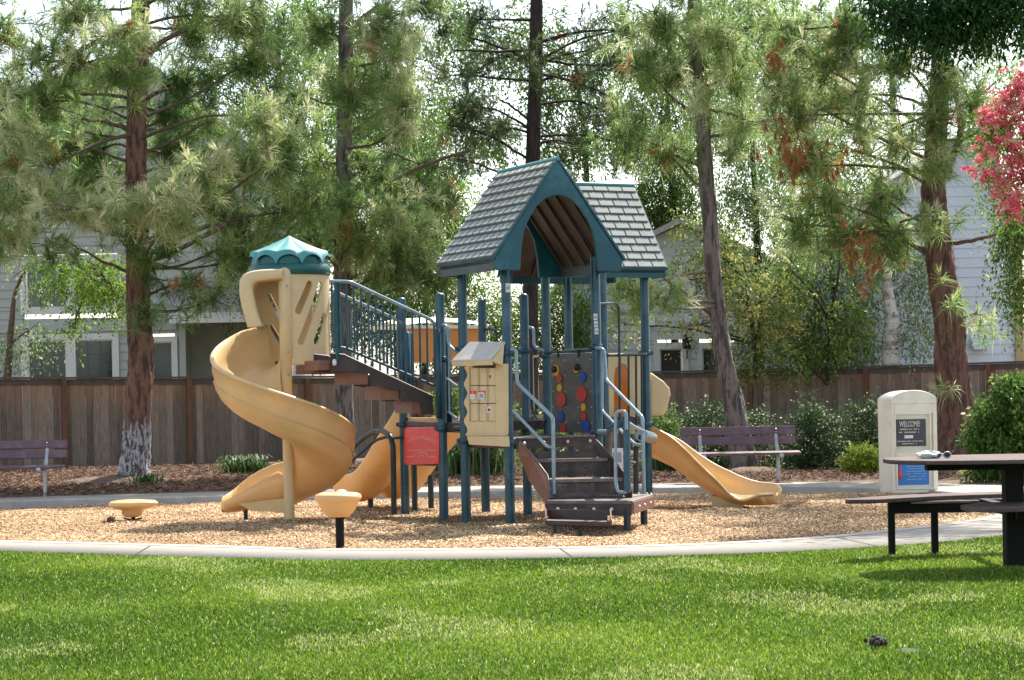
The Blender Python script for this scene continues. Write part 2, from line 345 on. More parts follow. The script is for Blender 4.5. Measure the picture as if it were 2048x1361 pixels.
def ringpts(r, zf, off=0):
    x = PC[0]+r*np.cos(TH); y = PC[1]+r*np.sin(TH); return np.stack([x, y, zf(y)+off], 1)
def radial(name, rs, offs, zf, m, mask=None, noise=0, close=False):
    vs = np.concatenate([ringpts(r, zf, o) for r, o in zip(rs, offs)]); fs = []
    if noise: vs[NT:-NT, 2] += (RNG.random(len(vs)-2*NT)-.5)*noise
    for i in range(len(rs)-1):
        for k in range(NT):
            if mask is not None and not mask(k): continue
            m2 = (k+1) % NT; fs.append((i*NT+k, (i+1)*NT+k, (i+1)*NT+m2, i*NT+m2))
    o = np_obj(name, vs, fs, np.full(len(vs), .5), m, smooth=False); o['kind'] = 'structure'; return o
RI = r_in(TH); RO = RI+r_wid(TH)
# wide ground sheet under everything
g = MB(); g.add([(-300, -100, -.75), (300, -100, -.75), (300, 500, -.75), (-300, 500, -.75)], [(0, 1, 2, 3)])
tag(g.build('ground', M['mulch']), None, None, kind='structure')
# pit floor, gently uneven
rs = [RI*f for f in np.linspace(.001, 1, 60)]
pit = radial('playground_pit_floor', rs, [0]*60, zq, M['chipbed'], noise=.035)
# walk with an inner kerb face
radial('kerb', [RI+.16, RI+.012, RI, RI], [0.003, 0.003, -.012, -.5], zp, M['concrete2'])
pathobj = radial('path', [RO, RO, RI+.16], [-.25, 0, 0], zp, M['concrete'])
lawnmask = lambda k: 190 < (k*360/NT) < 349
nlev = np.array([0, .4, 1, 2, 4, 8, 16, 60, 160.])
def outzone(name, m, mask, off, nz):
    return radial(name, [RO+d for d in nlev], [off]*len(nlev), zp, m, mask, noise=nz)
lawn = outzone('lawn', M['lawn'], lawnmask, -.012, .01)
mulch = outzone('mulch_bed', M['mulch'], lambda k: not lawnmask(k), -.01, .03)
# score lines in the walk
g = MB()
for (x0, y0, x1, y1) in ((1108, 1089, 1144, 1114), (1660, 1072, 1752, 1092), (300, 1092, 262, 1115)):
    a, b = G(x0, y0, 0.002), G(x1, y1, 0.002); d = (b-a).normalized(); n = Vector((-d.y, d.x, 0))*.006
    g.add([a-n, a+n, b+n, b-n], [(0, 1, 2, 3)])
tag(g.build('path_score_lines', M['tabledark']), None, None, kind='structure')
# mound of needles round the right pine
def mound(name, cx, cy, rx, ry, h, m=None):
    g = MB(); rings = []
    for i in range(9):
        q = i/8; rr = []
        for k in range(28):
            t = 2*PI*k/28; w_ = 1+.12*math.sin(3*t+cx)+.07*math.sin(7*t)
            x = cx+rx*q*w_*math.cos(t); y = cy+ry*q*w_*math.sin(t)
            rr.append(Vector((x, y, zpath(y)-.02+h*(math.cos(PI*q)*.5+.5)*(1+.2*random.random()))))
        rings.append(rr)
    g.sweep(rings, caps=False)
    tag(g.build(name, m or M['mulch']), None, None, kind='structure')
mound('mulch_mound', 7.0, 29.6, 1.7, 1.0, .22)
mound('mulch_mound', -6.3, 31.6, 1.5, 1.2, .12)
mound('mulch_mound', 3.7, 31.0, 1.3, 1.0, .10)

def inside_pit(x, y):
    th = np.arctan2(y-PC[1], x-PC[0]); return np.hypot(x-PC[0], y-PC[1])/r_in(th)
def lump(x, y):
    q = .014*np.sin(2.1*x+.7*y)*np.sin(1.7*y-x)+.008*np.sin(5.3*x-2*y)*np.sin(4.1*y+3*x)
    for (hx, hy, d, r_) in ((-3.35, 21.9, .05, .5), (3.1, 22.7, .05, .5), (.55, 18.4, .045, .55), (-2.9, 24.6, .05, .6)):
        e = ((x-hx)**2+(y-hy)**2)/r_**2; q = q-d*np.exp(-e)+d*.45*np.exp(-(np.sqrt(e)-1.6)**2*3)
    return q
co = np.empty(len(pit.data.vertices)*3, np.float32); pit.data.vertices.foreach_get('co', co); co = co.reshape(-1, 3)
co[:-NT, 2] += lump(co[:-NT, 0], co[:-NT, 1]); pit.data.vertices.foreach_set('co', co.ravel()); pit.data.update()
# loose chips
n = 260000
x = RNG.uniform(-7.5, 5.5, n*2); y = RNG.uniform(16.1, 27.2, n*2)
k = (inside_pit(x, y) < .995) & (np.abs(x) < y*.256+1.2); x, y = x[k][:n], y[k][:n]; n = len(x)
a = RNG.uniform(0, 2*PI, n); ln = RNG.uniform(.005, .014, n); wd = RNG.uniform(.003, .0065, n)
tl = RNG.normal(0, .30, (n, 2)); c = np.stack([x, y, zq(y)+lump(x, y)+.014+RNG.uniform(0, .014, n)], 1)
u = np.stack([np.cos(a), np.sin(a), tl[:, 0]], 1)*ln[:, None]; v = np.stack([-np.sin(a), np.cos(a), tl[:, 1]], 1)*wd[:, None]
vs = np.stack([c-u-v, c+u-v*.6, c+u+v, c-u+v*.7], 1).reshape(-1, 3); fs = np.arange(4*n).reshape(-1, 4)
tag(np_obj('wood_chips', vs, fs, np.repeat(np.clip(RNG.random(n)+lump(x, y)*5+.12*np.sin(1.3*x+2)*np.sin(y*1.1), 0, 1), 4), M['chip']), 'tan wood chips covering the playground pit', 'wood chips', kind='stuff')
# fallen needles on the beds
n = 60000
x = RNG.uniform(-9.5, 10, n*2); y = RNG.uniform(28.2, 37, n*2)
th = np.arctan2(y-PC[1], x-PC[0]); k = (np.hypot(x-PC[0], y-PC[1]) > r_in(th)+r_wid(th)-.1) & (np.abs(x) < y*.256+1.5)
x, y = x[k][:n], y[k][:n]; n = len(x); a = RNG.uniform(0, 2*PI, n); ln = RNG.uniform(.025, .07, n)
c = np.stack([x, y, zp(y)+RNG.uniform(.01, .05, n)], 1); tz = RNG.normal(0, .35, n)
u = np.stack([np.cos(a), np.sin(a), tz], 1)*ln[:, None]; v = np.stack([-np.sin(a), np.cos(a), np.full(n, .8)], 1)*.0035
vs = np.stack([c-u-v, c+u-v, c+u+v, c-u+v], 1).reshape(-1, 3)
tag(np_obj('needle_litter', vs, np.arange(4*n).reshape(-1, 4), np.repeat(RNG.random(n), 4), M['litter']), 'brown fallen pine needles on the bed along the fence', 'needle litter', kind='stuff')
# grass
def patch(x, y):
    return (np.sin(x*1.3+y*.7)+np.sin(x*.6-y*1.9+2)+np.sin(x*3.1+y*2.3+1)*.6+np.sin(-x*2.2+y*3.7)*.5)/3
def blades(n, x, y):
    a = RNG.uniform(0, 2*PI, n); h = RNG.uniform(.012, .030, n); wdt = RNG.uniform(.0018, .0034, n)*(1+(y-7)*.05)
    base = np.stack([x, y, np.full(n, -.014)], 1)
    lean = np.stack([RNG.normal(0, .45, n), RNG.normal(0, .45, n), np.ones(n)], 1); lean[:, 2] = 1
    s_ = np.stack([np.cos(a), np.sin(a), np.zeros(n)], 1)*wdt[:, None]
    mid = base+lean*h[:, None]*[.35, .35, .6]; tip = base+lean*h[:, None]*[1.1, 1.1, 1.0]
    vs = np.stack([base-s_, base+s_, mid+s_*.7, mid-s_*.7, tip], 1).reshape(-1, 3)
    i = np.arange(n)[:, None]*5
    fs = np.concatenate([i+[0, 1, 2], i+[0, 2, 3], i+[3, 2, 4]], 0)
    pt = patch(x, y)
    var = np.clip(.40+.30*pt+RNG.normal(0, .24, n), 0, .9); dry = RNG.random(n) < (.07+.28*(patch(x*1.7+4, y*1.3) > .35)); var[dry] = RNG.uniform(.9, 1, dry.sum())  # dry blades, plus pale patches that paint in the lawn's sheen
    return vs, fs, np.repeat(var, 5)
n = 620000
y = 6.6+(RNG.random(int(n*1.5))**1.15)*10.2; x = RNG.uniform(-1, 1, len(y))*(y*.256+.7)
th = np.arctan2(y-PC[1], x-PC[0]); k = np.hypot(x-PC[0], y-PC[1]) > r_in(th)+r_wid(th)+.0
k &= (np.degrees(np.mod(th, 2*PI)) > 190) & (np.degrees(np.mod(th, 2*PI)) < 349)
hole = (np.hypot((x-1.95)/1.0, (y-9.95)/1.6) < .065)
k &= ~hole
x, y = x[k][:n], y[k][:n]
vs, fs, var = blades(len(x), x, y)
tag(np_obj('grass', vs, fs, var, M['grass']), 'short green mown grass of the lawn in front of the playground', 'grass', kind='stuff')
# small dark clod in the lawn
p = G(1751, 1291, 0.0)
r0 = thing('soil_clod', 'small dark clod of earth sunk in the mown lawn at right', 'soil clod', p)
g = MB()
for q in range(14):
    a = random.random()*2*PI; rr = random.random()*.055
    c = p+Vector((math.cos(a)*rr*1.2, math.sin(a)*rr, .008+random.random()*.018)); s_ = .012+random.random()*.016
    g.lathe(c, [(0.001, -s_), (s_*.8, -s_*.5), (s_, .1*s_), (s_*.6, s_*.8), (.001, s_)], 7, smooth=False)
g.build('lump', M['barkdark'], r0)

# ================================================================ FENCE
fpts = [P(-420, 755+1, 37.4)]
tops = [(-420, 757, 37.8), (0, 755, 37.4), (650, 752, 40.2), (1000, 747, 42.0), (1300, 743, 42.4), (1700, 734, 40.6), (2048, 722, 39.3), (2500, 712, 37.5)]
tp = [P(*t) for t in tops]
fr = thing('wooden_fence', 'weathered redwood board fence with cap rail running behind the playground', 'fence', (tp[3].x, tp[3].y, -.25))
def along(d):
    for a, b in zip(tp, tp[1:]):
        L_ = (b-a).length
        if d <= L_: return a.lerp(b, d/L_), (b-a).normalized()
        d -= L_
    return tp[-1].copy(), (tp[-1]-tp[-2]).normalized()
total = sum((b-a).length for a, b in zip(tp, tp[1:]))
start = (P(140, 755, 37.9)-tp[0]).length % 2.44
d = start-2.44; bay = 0
postd = []
while d < total: postd.append(d); d += 2.44
cap = MB(); rail = MB()
for i, dd in enumerate(postd):
    if dd < 0: continue
    p, t = along(dd); n_ = Vector((t.y, -t.x, 0)).normalized()     # towards the camera
    g = MB(); zt = p.z-.05
    g.box((p.x+n_.x*.05, p.y+n_.y*.05, (zt-.35)/2), .05, .045, (zt+.35)/2, (t.x, t.y, 0), (-n_.x, -n_.y, 0))
    g.build('post', M['fencepost'], fr)
bd = 0.0
for i in range(len(postd)):
    a0, a1 = max(postd[i], 0), min(postd[i]+2.44, total)
    g = MB(); x = a0
    while x < a1-.02:
        wd_ = random.uniform(.125, .155); e = min(x+wd_, a1)
        p, t = along((x+e)/2); n_ = Vector((t.y, -t.x, 0)).normalized(); zt = p.z-.07+random.uniform(-.008, .008); off = random.choice((0, .012))*1.0-.02
        c = Vector((p.x, p.y, 0))-n_*(.02+off)
        g.box((c.x, c.y, (zt-.4)/2), (e-x)/2-.003, .009, (zt+.4)/2, (t.x, t.y, 0), (-n_.x, -n_.y, 0), var=.15+.6*random.random())
        x = e
    g.build('board_panel', M['fence'], fr)
for a, b in zip(tp, tp[1:]):
    t = (b-a).normalized(); n_ = Vector((t.y, -t.x, 0)).normalized(); c = (a+b)/2
    cap.box(c-Vector((0, 0, .02)), (b-a).length/2+.01, .075, .02, t, -n_)
    cap.box(c-Vector((0, 0, .10))+n_*.012, (b-a).length/2, .012, .055, t, -n_)
cap.build('cap_rail', M['fencecap'], fr)

# ================================================================ HOUSES
def siding_wall(g, x0, x1, z0, z1, Y, holes=(), h=.19, out=-1):
    z = z0
    while z < z1:
        t = min(z+h, z1)
        segs = [(x0, x1)]
        for (a, b, c, d) in holes:
            if c < t-.01 and d > z+.01:
                ns = []
                for (p, q) in segs:
                    if b <= p or a >= q: ns.append((p, q)); continue
                    if a > p: ns.append((p, a))
                    if b < q: ns.append((b, q))
                segs = ns
        for (p, q) in segs:
            g.add([(p, Y, z), (q, Y, z), (q, Y+.022, t), (p, Y+.022, t), (p, Y+.03, z), (q, Y+.03, z)], [(0, 1, 2, 3), (4, 5, 1, 0)])
        z = t
def gable_siding(g, xl, xr, zb, apx, apz, Y, h=.19):
    z = zb
    while z < apz-.05:
        t = z+h; f0 = (z-zb)/(apz-zb); f1 = min((t-zb)/(apz-zb), 1)
        g.add([(lerp(xl, apx, f0), Y, z), (lerp(xr, apx, f0), Y, z), (lerp(xr, apx, f1), Y+.022, t), (lerp(xl, apx, f1), Y+.022, t),
               (lerp(xl, apx, f0), Y+.03, z), (lerp(xr, apx, f0), Y+.03, z)], [(0, 1, 2, 3), (4, 5, 1, 0)])
        z = t
def window(root, x0, x1, z0, z1, Y, panes=2, trim=.12, glass='glass', sill=True):
    g = MB(); b = trim
    g.box(((x0+x1)/2, Y-.02, z1+b/2), (x1-x0)/2+b, .03, b/2); g.box(((x0+x1)/2, Y-.02, z0-b/2), (x1-x0)/2+b, .03, b/2)
    g.box((x0-b/2, Y-.02, (z0+z1)/2), b/2, .03, (z1-z0)/2-.002); g.box((x1+b/2, Y-.02, (z0+z1)/2), b/2, .03, (z1-z0)/2-.002)
    w_ = (x1-x0-(panes-1)*trim*1.3)/panes
    for i in range(1, panes):
        xc = x0+i*w_+(i-.5)*trim*1.3; g.box((xc, Y-.015, (z0+z1)/2), trim*.65, .025, (z1-z0)/2-.003)
    wo = g.build('window', M['trim'], root)
    for i in range(panes):
        xa = x0+i*(w_+trim*1.3)
        h = MB(); h.box((xa+w_/2, Y+.06, (z0+z1)/2), w_/2, .01, (z1-z0)/2); h.build('pane', M[glass], wo)
        h = MB(); q = .03
        for zz in (z0+q/2+.004, z1-q/2-.004): h.box((xa+w_/2, Y+.03, zz), w_/2-.002, .02, q/2)
        for xx in (xa+q/2+.003, xa+w_-q/2-.003): h.box((xx, Y+.03, (z0+z1)/2), q/2, .02, (z1-z0)/2-q-.01)
        h.build('sash', M['trim'], wo)
        if glass == 'glass' and w_ > .5:
            h = MB()
            for q in (1, 2): h.box((xa+w_*q/3, Y+.047, (z0+z1)/2), .007, .002, (z1-z0)/2-.04)
            for q in (1, 2, 3): h.box((xa+w_/2, Y+.0465, lerp(z0, z1, q/4)), w_/2-.04, .002, .007)
            h.build('muntin', M['muntin'], wo)
    return wo
def X(px, Y, py=600): return P(px, py, Y).x
def Z(py, Y, px): return P(px, py, Y).z
def roof_slabs(root, name, xl, xr, zb, apx, apz, Y0, Y1, m, over=.35, th=.12):
    for sx, xe in ((-1, xl), (1, xr)):
        e = Vector((xe+sx*over, 0, zb-over*(apz-zb)/abs(apx-xe))); a = Vector((apx, 0, apz+.02)); d = (e-a).normalized(); nn = Vector((-d.z, 0, d.x)); nn = nn if nn.z > 0 else -nn
        g = MB(); p = [a, e, e+nn*th, a+nn*th]
        g.prism([Vector((q.x, Y0-.35, q.z)) for q in p], (0, Y1-Y0+.7, 0)); g.build(name, m, root)
YL = 44.0
hl = thing('grey_house', 'grey-green clapboard house with white-trimmed windows behind the left fence', 'house', (-8, YL, -.3))
gsd = MB()
wins = [(52, 230, 524, 618), (55, 226, 682, 800), (303, 345, 684, 800), (308, 338, 458, 516)]
holes = []
for (a, b, c, d) in wins: holes.append((X(a, YL, c), X(b, YL, c), Z(d, YL, a), Z(c, YL, a)))
xl, xr = X(-330, YL), X(362, YL); xr2 = X(560, YL); ztop = 5.9
hh = [(a-.05, b+.05, c-.05, d+.05) for a, b, c, d in holes]
siding_wall(gsd, xl, xr, -.4, 3.1, YL, hh)
siding_wall(gsd, xl, xr2, 3.1, ztop, YL, hh)
apx = X(300, YL, 100)-.4; gable_siding(gsd, xl, xr2, ztop, apx, 8.6, YL)
# recessed porch wall, and the body of the house
siding_wall(gsd, xr-.3, xr2, -.4, 3.1, YL+1.2)
gsd.box((xr-.03, YL+.6, 1.35), .03, .6, 1.75); gsd.box((xr2, YL+5, 2.7), .05, 5, 3.1); gsd.box((xl, YL+5, 2.7), .05, 5, 3.1)
gsd.box(((xr+xr2)/2+.2, YL+.62, 3.06), (xr2-xr)/2, .6, .02)
gsd.build('wall', M['siding'], hl)
gt = MB(); gt.box((xr+.02, YL-.03, 1.3), .07, .025, 1.7); gt.box((xl, YL-.03, 2.7), .07, .025, 3.1); gt.box((xr2, YL-.03, 4.5), .07, .025, 1.38)
gt.box(((xl+xr)/2, YL-.025, 2.62), (xr-xl)/2-.1, .02, .09)
gt.build('corner_board', M['siding'], hl)
for i, (a, b, c, d) in enumerate(holes): window(hl, a, b, c, d, YL, 2 if i < 2 else 1, .13 if i < 2 else .11)
roof_slabs(hl, 'roof', xl, xr2, ztop, apx, 8.6, YL, YL+9, M['roofdark'])
g = MB()   # porch roof slab
a, b = X(350, YL), X(600, YL)
g.prism([(a, YL-.75, 2.86), (a, YL+.02, 3.35), (a, YL+.02, 3.30), (a, YL-.75, 2.80)], (b-a, 0, 0)); g.build('porch_roof', M['rooftile'], hl)
g = MB(); g.box(((a+b)/2, YL-.77, 2.76), (b-a)/2, .02, .11); g.box((a+.0, YL-.4, 2.86), .03, .38, .12); g.build('fascia', M['trim'], hl)

YR = 45.0
hr = thing('blue_grey_house', 'pale blue-grey clapboard house behind the playground towers, lamp beside its windows', 'house', (5, YR, -.3))
g = MB(); x0, x1 = X(1150, YR), X(1575, YR)
hol = [(X(1317, YR), X(1362, YR), -.3, Z(698, YR, 1340)), (X(1402, YR), X(1462, YR), -.3, Z(696, YR, 1430))]
siding_wall(g, x0, x1, -.4, 3.6, YR, [(a-.05, b+.05, c-.05, d+.05) for a, b, c, d in hol], .21)
apx2 = (x0+x1)/2; gable_siding(g, x0, x1, 3.6, apx2, 4.7, YR, .21)
g.box((x0, YR+5, 1.6), .05, 5, 1.99); g.box((x1, YR+5, 1.6), .05, 5, 1.99)
g.build('wall', M['siding2'], hr)
window(hr, *hol[0], YR, 1, .14, 'dim'); window(hr, *hol[1], YR, 1, .12)
roof_slabs(hr, 'roof', x0, x1, 3.6, apx2, 4.7, YR, YR+9, M['rooftile'])
for q in ((1378, 640), (1396, 641), (1303, 645)):
    c = P(q[0], q[1], YR-.12); g = MB(); g.prism([(c.x-.08, YR, c.z+.14), (c.x-.08, YR-.16, c.z-.08), (c.x-.08, YR, c.z-.08)], (.16, 0, 0)); g.build('vent_hood', M['trim'], hr)
c = P(1374, 690, YR-.25); lamp = MB()
lamp.lathe(c+Vector((0, 0, .02)), [(.05, -.12), (.09, -.1), (.12, .12), (.13, .13), (.02, .24), (.01, .28)], 6, smooth=False); lamp.tube([c+Vector((0, 0, -.12)), c+Vector((0, .02, -.3)), c+Vector((0, .2, -.3))], .015, 6)
lamp.build('wall_lamp', M['black'], hr)
YF = 42.5
hf = thing('end_house', 'blue-grey gabled clapboard house behind the rightmost pine trunk', 'house', (9.5, YF, -.3))
g = MB(); x0, x1 = X(1690, YF), X(2034, YF)
siding_wall(g, x0, x1, -.4, 4.6, YF, (), .205); gable_siding(g, x0, x1, 4.6, (x0+x1)/2+.9, 6.3, YF, .205)
g.box((x0, YF+5, 2.1), .05, 5, 2.5); g.box((x1, YF+5, 2.1), .05, 5, 2.5); g.build('wall', M['siding3'], hf)
g = MB(); g.box((x1+.03, YF-.02, 2.0), .09, .04, 2.4); g.build('corner_board', M['trimtan'], hf)
roof_slabs(hf, 'roof', x0, x1, 4.6, (x0+x1)/2+.9, 6.3, YF, YF+9, M['roofdark'])
c = P(1956, 690, YF); g = MB(); g.prism([(c.x-.15, YF, c.z+.2), (c.x-.15, YF-.3, c.z-.1), (c.x-.15, YF, c.z-.1)], (.32, 0, 0)); g.build('vent_hood', M['siding2'], hf)
# ================================================================ PLAY STRUCTURE
ps = thing('play_structure', 'large blue post play structure with two shingled tower roofs, stairs and tan slides', 'play structure', (0.3, 21.5, zpit(21.5)))
Zv = Vector((0, 0, 1))
E1 = Vector((math.cos(R(27)), math.sin(R(27)), 0)); E2 = Vector((-math.sin(R(27)), math.cos(R(27)), 0))
def bolt(g, p, r=.012, ax=Vector((0, -1, 0))):
    g.lathe(p, [(r, 0), (r, r*.5), (r*.6, r*.9), (.001, r)], 8, ax)
def post(px, py, Y, ztop, r=.05, m='blue', cap=True, clamps=(), zb=None):
    """vertical post through photo point (px,py) at depth Y"""
    q = P(px, py, Y); x, y = q.x, q.y; g = MB()
    zb = zpit(Y)-.1 if zb is None else zb
    prof = [(r, zb), (r, ztop-r*.6)]
    if cap: prof += [(r*.93, ztop-r*.25), (r*.7, ztop), (r*.35, ztop+r*.18), (.001, ztop+r*.22)]
    else: prof += [(r, ztop), (.001, ztop)]
    g.lathe((x, y, 0), prof, 20)
    o = g.build('post', M[m], ps)
    for cz in clamps:
        k = MB(); k.lathe((x, y, cz), [(r+.001, -.032), (r+.012, -.030), (r+.014, 0), (r+.012, .030), (r+.001, .032)], 18)
        for s_ in (1, -1):
            k.box((x+s_*(r+.02), y, cz), .016, .010, .022); bolt(k, Vector((x+s_*(r+.02), y-.010, cz)), .010)
        k.build('clamp', M['blue'], o)
    return Vector((x, y, 0)), o
zt1 = 2.62
A, oA = post(1020, 1000, 20.15, zt1, clamps=(.72, 1.62), m='blue')
B, oB = post(932, 1000, 20.95, zt1, clamps=(.72, 1.68))
Cc, oC = post(1197, 900, 20.75, zt1, clamps=(.78, 1.67))
D, oD = post(1096, 850, 21.7, zt1, clamps=(1.6,))
N1, _ = post(1209, 800, 22.5, 2.6)
E, oE = post(1295, 900, 23.05, 2.6, clamps=(1.62, .80))
H1, _ = post(1137, 650, 23.7, 2.6)
J, oJ = post(887, 980, 21.35, P(878, 588, 21.35).z, clamps=(.84, 1.58))
K, oK = post(810, 980, 22.7, P(803, 597, 22.7).z, clamps=(.86,))
I1, _ = post(971, 980, 22.7, P(965, 600, 22.7).z, clamps=(1.75,))
Fp, _ = post(1055, 980, 21.9, P(1048, 589, 21.9).z, clamps=(1.66, .92))
post(829, 980, 23.5, .9, .035, 'darkblue', zb=-.35); post(862, 1000, 24.2, .2, .035, 'darkblue'); post(741, 1000, 24.6, -.02, .035, 'darkblue')
# small safety labels on two posts
for (px0, py0, px1, py1, YY) in ((1011, 567, 1020, 585, 20.09), (1187, 628, 1195, 641, 20.69), (1188, 643, 1196, 655, 20.69), (1189, 657, 1197, 669, 20.69)):
    a, b = P(px0, py0, YY), P(px1, py1, YY); g = MB(); c = (a+b)/2
    g.box(c, abs(b.x-a.x)/2, .003, abs(a.z-b.z)/2); lab = g.build('label', M['white'], ps)
    g = MB(); g.box(c+Vector((0, -.0065, -.002)), abs(b.x-a.x)/2*.7, .001, abs(a.z-b.z)/2*.35); g.build('print', M['printgrey'], lab)

# decks ------------------------------------------------------------------
def deck(name, pts, z, lip=.10):
    g = MB(); g.prism([Vector((p.x, p.y, z-lip)) for p in pts], (0, 0, lip)); return g.build(name, M['deck'], ps, bevel=.006)
zd = .75; zd2 = .90
deck('deck', [A+E1*.06-E2*.03, Cc-E1*.05-E2*.05, D+E2*.02, B+E2*.05+E1*.03], zd)
e = MB(); e.box((A+Cc)/2+Vector((0, 0, zd+.006))-E2*.035, (Cc-A).length/2-.07, .018, .009, (Cc-A), E2); e.build('deck_edge', M['decklip'], ps)
deck('deck', [B+E2*.12, J+Vector((.03, 0, 0)), K, I1, Fp, D+E2*.1], zd2)
e = MB(); e.box((B.lerp(D, .5))+E2*.10+Vector((0, 0, zd2+.005)), .5, .015, .008, E1, E2); e.build('deck_edge', M['decklip'], ps)
deck('deck', [D+Vector((.1, .1, 0)), N1, E, H1, Fp+Vector((.1, .3, 0))], zd2-.002)
g = MB()
for q in (.09, .33, .62, .90):
    p = (A+E1*.05).lerp(Cc-E1*.05, q)-E2*.075; bolt(g, Vector((p.x, p.y, zd-.045)), .017, -E2)
g.build('bolt', M['bolt'], ps)

# front stair -----------------------------------------------------------
st_ = []
zs = [.57, .39]
def meshpanel(name, a, b, z0, z1):   # perforated riser: many thin slanted bars
    g = MB(); L_ = (b-a).length; u = (b-a).normalized(); nn = Vector((u.y, -u.x, 0)); k = int(L_/.017)
    for i in range(k):
        p = a+u*(i+.5)*L_/k
        g.add([Vector((p.x, p.y, z0))-u*.0080, Vector((p.x, p.y, z0))+u*.0080, Vector((p.x, p.y, z1))+u*.0080+u*.02, Vector((p.x, p.y, z1))-u*.0080+u*.02], [(0, 1, 2, 3)])
    kz = max(2, int((z1-z0)/.02))
    for i in range(kz):
        z = z0+(z1-z0)*(i+.5)/kz; q = nn*.001
        g.add([a+q+Zv*(z-.0035), b+q+Zv*(z-.0035), b+q+Zv*(z+.0035), a+q+Zv*(z+.0035)], [(0, 1, 2, 3)])
    return g.build(name, M['deck'], ps)
la, lb = G(1040, 882, zd), G(1192, 879, zd)
edges = [(G(1070, 919, .57), G(1216, 916, .57)), (G(1100, 959, .39), G(1246, 956, .39))]
lf = [G(1089, 1001, .20), G(1265, 1002, .20), G(1307, 989, .20), G(1118, 986, .20)]
backs = [(edges[0][0]+Vector((-.09, .24, 0)), edges[0][1]+Vector((-.09, .24, 0))), (edges[1][0]+Vector((-.09, .24, 0)), edges[1][1]+Vector((-.09, .24, 0)))]
for (a, b), (c, d_) in zip(edges, backs):
    g = MB(); g.prism([a-Zv*.035, b-Zv*.035, d_-Zv*.035, c-Zv*.035], (0, 0, .035)); t = g.build('stair_tread', M['decklip'], ps, bevel=.004)
fl = lambda v, z: Vector((v.x, v.y, z))
meshpanel('riser', fl(la, 0)+Vector((.02, -.03, 0)), fl(lb, 0)+Vector((0, -.03, 0)), .57, .64)
meshpanel('riser', fl(edges[0][0], 0)+Vector((.02, .03, 0)), fl(edges[0][1], 0)+Vector((0, .03, 0)), .39, .535)
meshpanel('riser', fl(edges[1][0], 0)+Vector((.02, .03, 0)), fl(edges[1][1], 0)+Vector((0, .03, 0)), .20, .355)
g = MB(); g.prism([p-Zv*.06 for p in lf], (0, 0, .06)); land = g.build('landing', M['decklip'], ps, bevel=.006)
g = MB(); a, b = lf[0], lf[1]; u = (b-a).normalized(); n_ = Vector((u.y, -u.x, 0))
g.box((a+b)/2+n_*.004-Zv*.085, (b-a).length/2-.01, .006, .055, u, n_); g.build('skirt', M['deck'], land)
a, b = lf[1], lf[2]; u = (b-a).normalized(); n_ = Vector((u.y, -u.x, 0))
g = MB(); g.box((a+b)/2+n_*.004-Zv*.07, (b-a).length/2-.01, .006, .055, u, n_); g.build('side_plate', M['litbrown'], land)
g = MB()
for t in (.16, .36, .57, .77):
    nf = Vector(((lf[1]-lf[0]).y, -(lf[1]-lf[0]).x, 0)).normalized(); q = lf[0].lerp(lf[1], t)+nf*.010; bolt(g, fl(q, .12), .018, nf)
for t in (.25, .5, .78):
    q = a.lerp(b, t)+n_*.012; bolt(g, q-Zv*.07, .012, n_)
for px, dy in ((1277, .05), (1286, .1), (1294, .15), (1302, .2)):
    q = G(px, 989, .20); g.lathe(q, [(.012, 0), (.012, .01), (.001, .016)], 8)
g.build('bolt', M['bolt'], land)
# lowest step with side brackets
f0, f1 = G(1091, 1041, .05), G(1224, 1044, .05); bk = Vector((-.02, .22, 0))
g = MB(); g.prism([f0-Zv*.04, f1-Zv*.04, f1+bk-Zv*.04, f0+bk-Zv*.04], (0, 0, .04)); g.build('stair_tread', M['decklip'], ps, bevel=.005)
g = MB(); g.box((f0+f1)/2+Vector((0, -.004, -.022)), (f1-f0).length/2, .003, .022, (f1-f0)); g.build('step_face', M['deck'], ps)
g = MB(); q0, q1 = f0+Vector((.03, .20, 0)), f1+Vector((-.03, .20, 0)); g.prism([fl(q0, -.02), fl(q1, -.02), fl(q1, .14), fl(q0, .14)], (0, .01, 0)); g.build('riser', M['deck'], ps)
for q, s_ in ((f0, 1), (f1, -1)):
    g = MB(); w_ = Vector((.012*s_, 0, 0))
    g.prism([q-Zv*.04, q+Zv*.02, q+Vector((0, .10, .095)), q+Vector((0, .22, .095)), q+Vector((0, .22, -.04))], w_); g.build('side_bracket', M['litbrown'], ps)
# stringers
for side, (u0, u1, u2) in ((-1, (G(1036, 900, .66), edges[0][0], edges[1][0])), (1, (lb, edges[0][1], edges[1][1]))):
    l_ = G(1100, 1000, .2) if side < 0 else G(1262, 996, .2)
    if side < 0:
        p = [fl(la, .74)+Vector((.0, -.02, 0)), fl(u1, .60)+Vector((-.02, 0, 0)), fl(u2, .42)+Vector((-.02, 0, 0)), fl(l_, .28), fl(l_, .12), fl(u1, .36)+Vector((-.05, .1, 0)), fl(la, .60)+Vector((0, -.02, 0))]
    else:
        p = [fl(lb, .74), fl(u1, .60)+Vector((.02, 0, 0)), fl(u2, .42)+Vector((.02, 0, 0)), fl(l_, .26), fl(l_, .14), fl(u1, .36)+Vector((.02, 0, 0)), fl(lb, .62)]
    g = MB(); g.prism(p, (-.014*side*-1, 0.002, 0)); g.build('stringer', M['litbrown'] if side < 0 else M['deck'], ps)
    g = MB(); g.tube([q+Zv*.006 for q in p[:4]], .008, 6); g.build('stringer_edge', M['decklip'], ps)
# landing legs
for px, py, YY in ((1255, 1060, 18.75), (1288, 1040, 19.5), (1160, 1062, 18.6), (1110, 1060, 18.75)):
    q = P(px, py, YY); g = MB(); g.lathe((q.x, q.y, 0), [(.035 if px > 1200 else .022, zpit(YY)-.08), (.035 if px > 1200 else .022, .13 if px > 1200 else .02)], 12)
    g.build('leg', M['darkblue'], ps)
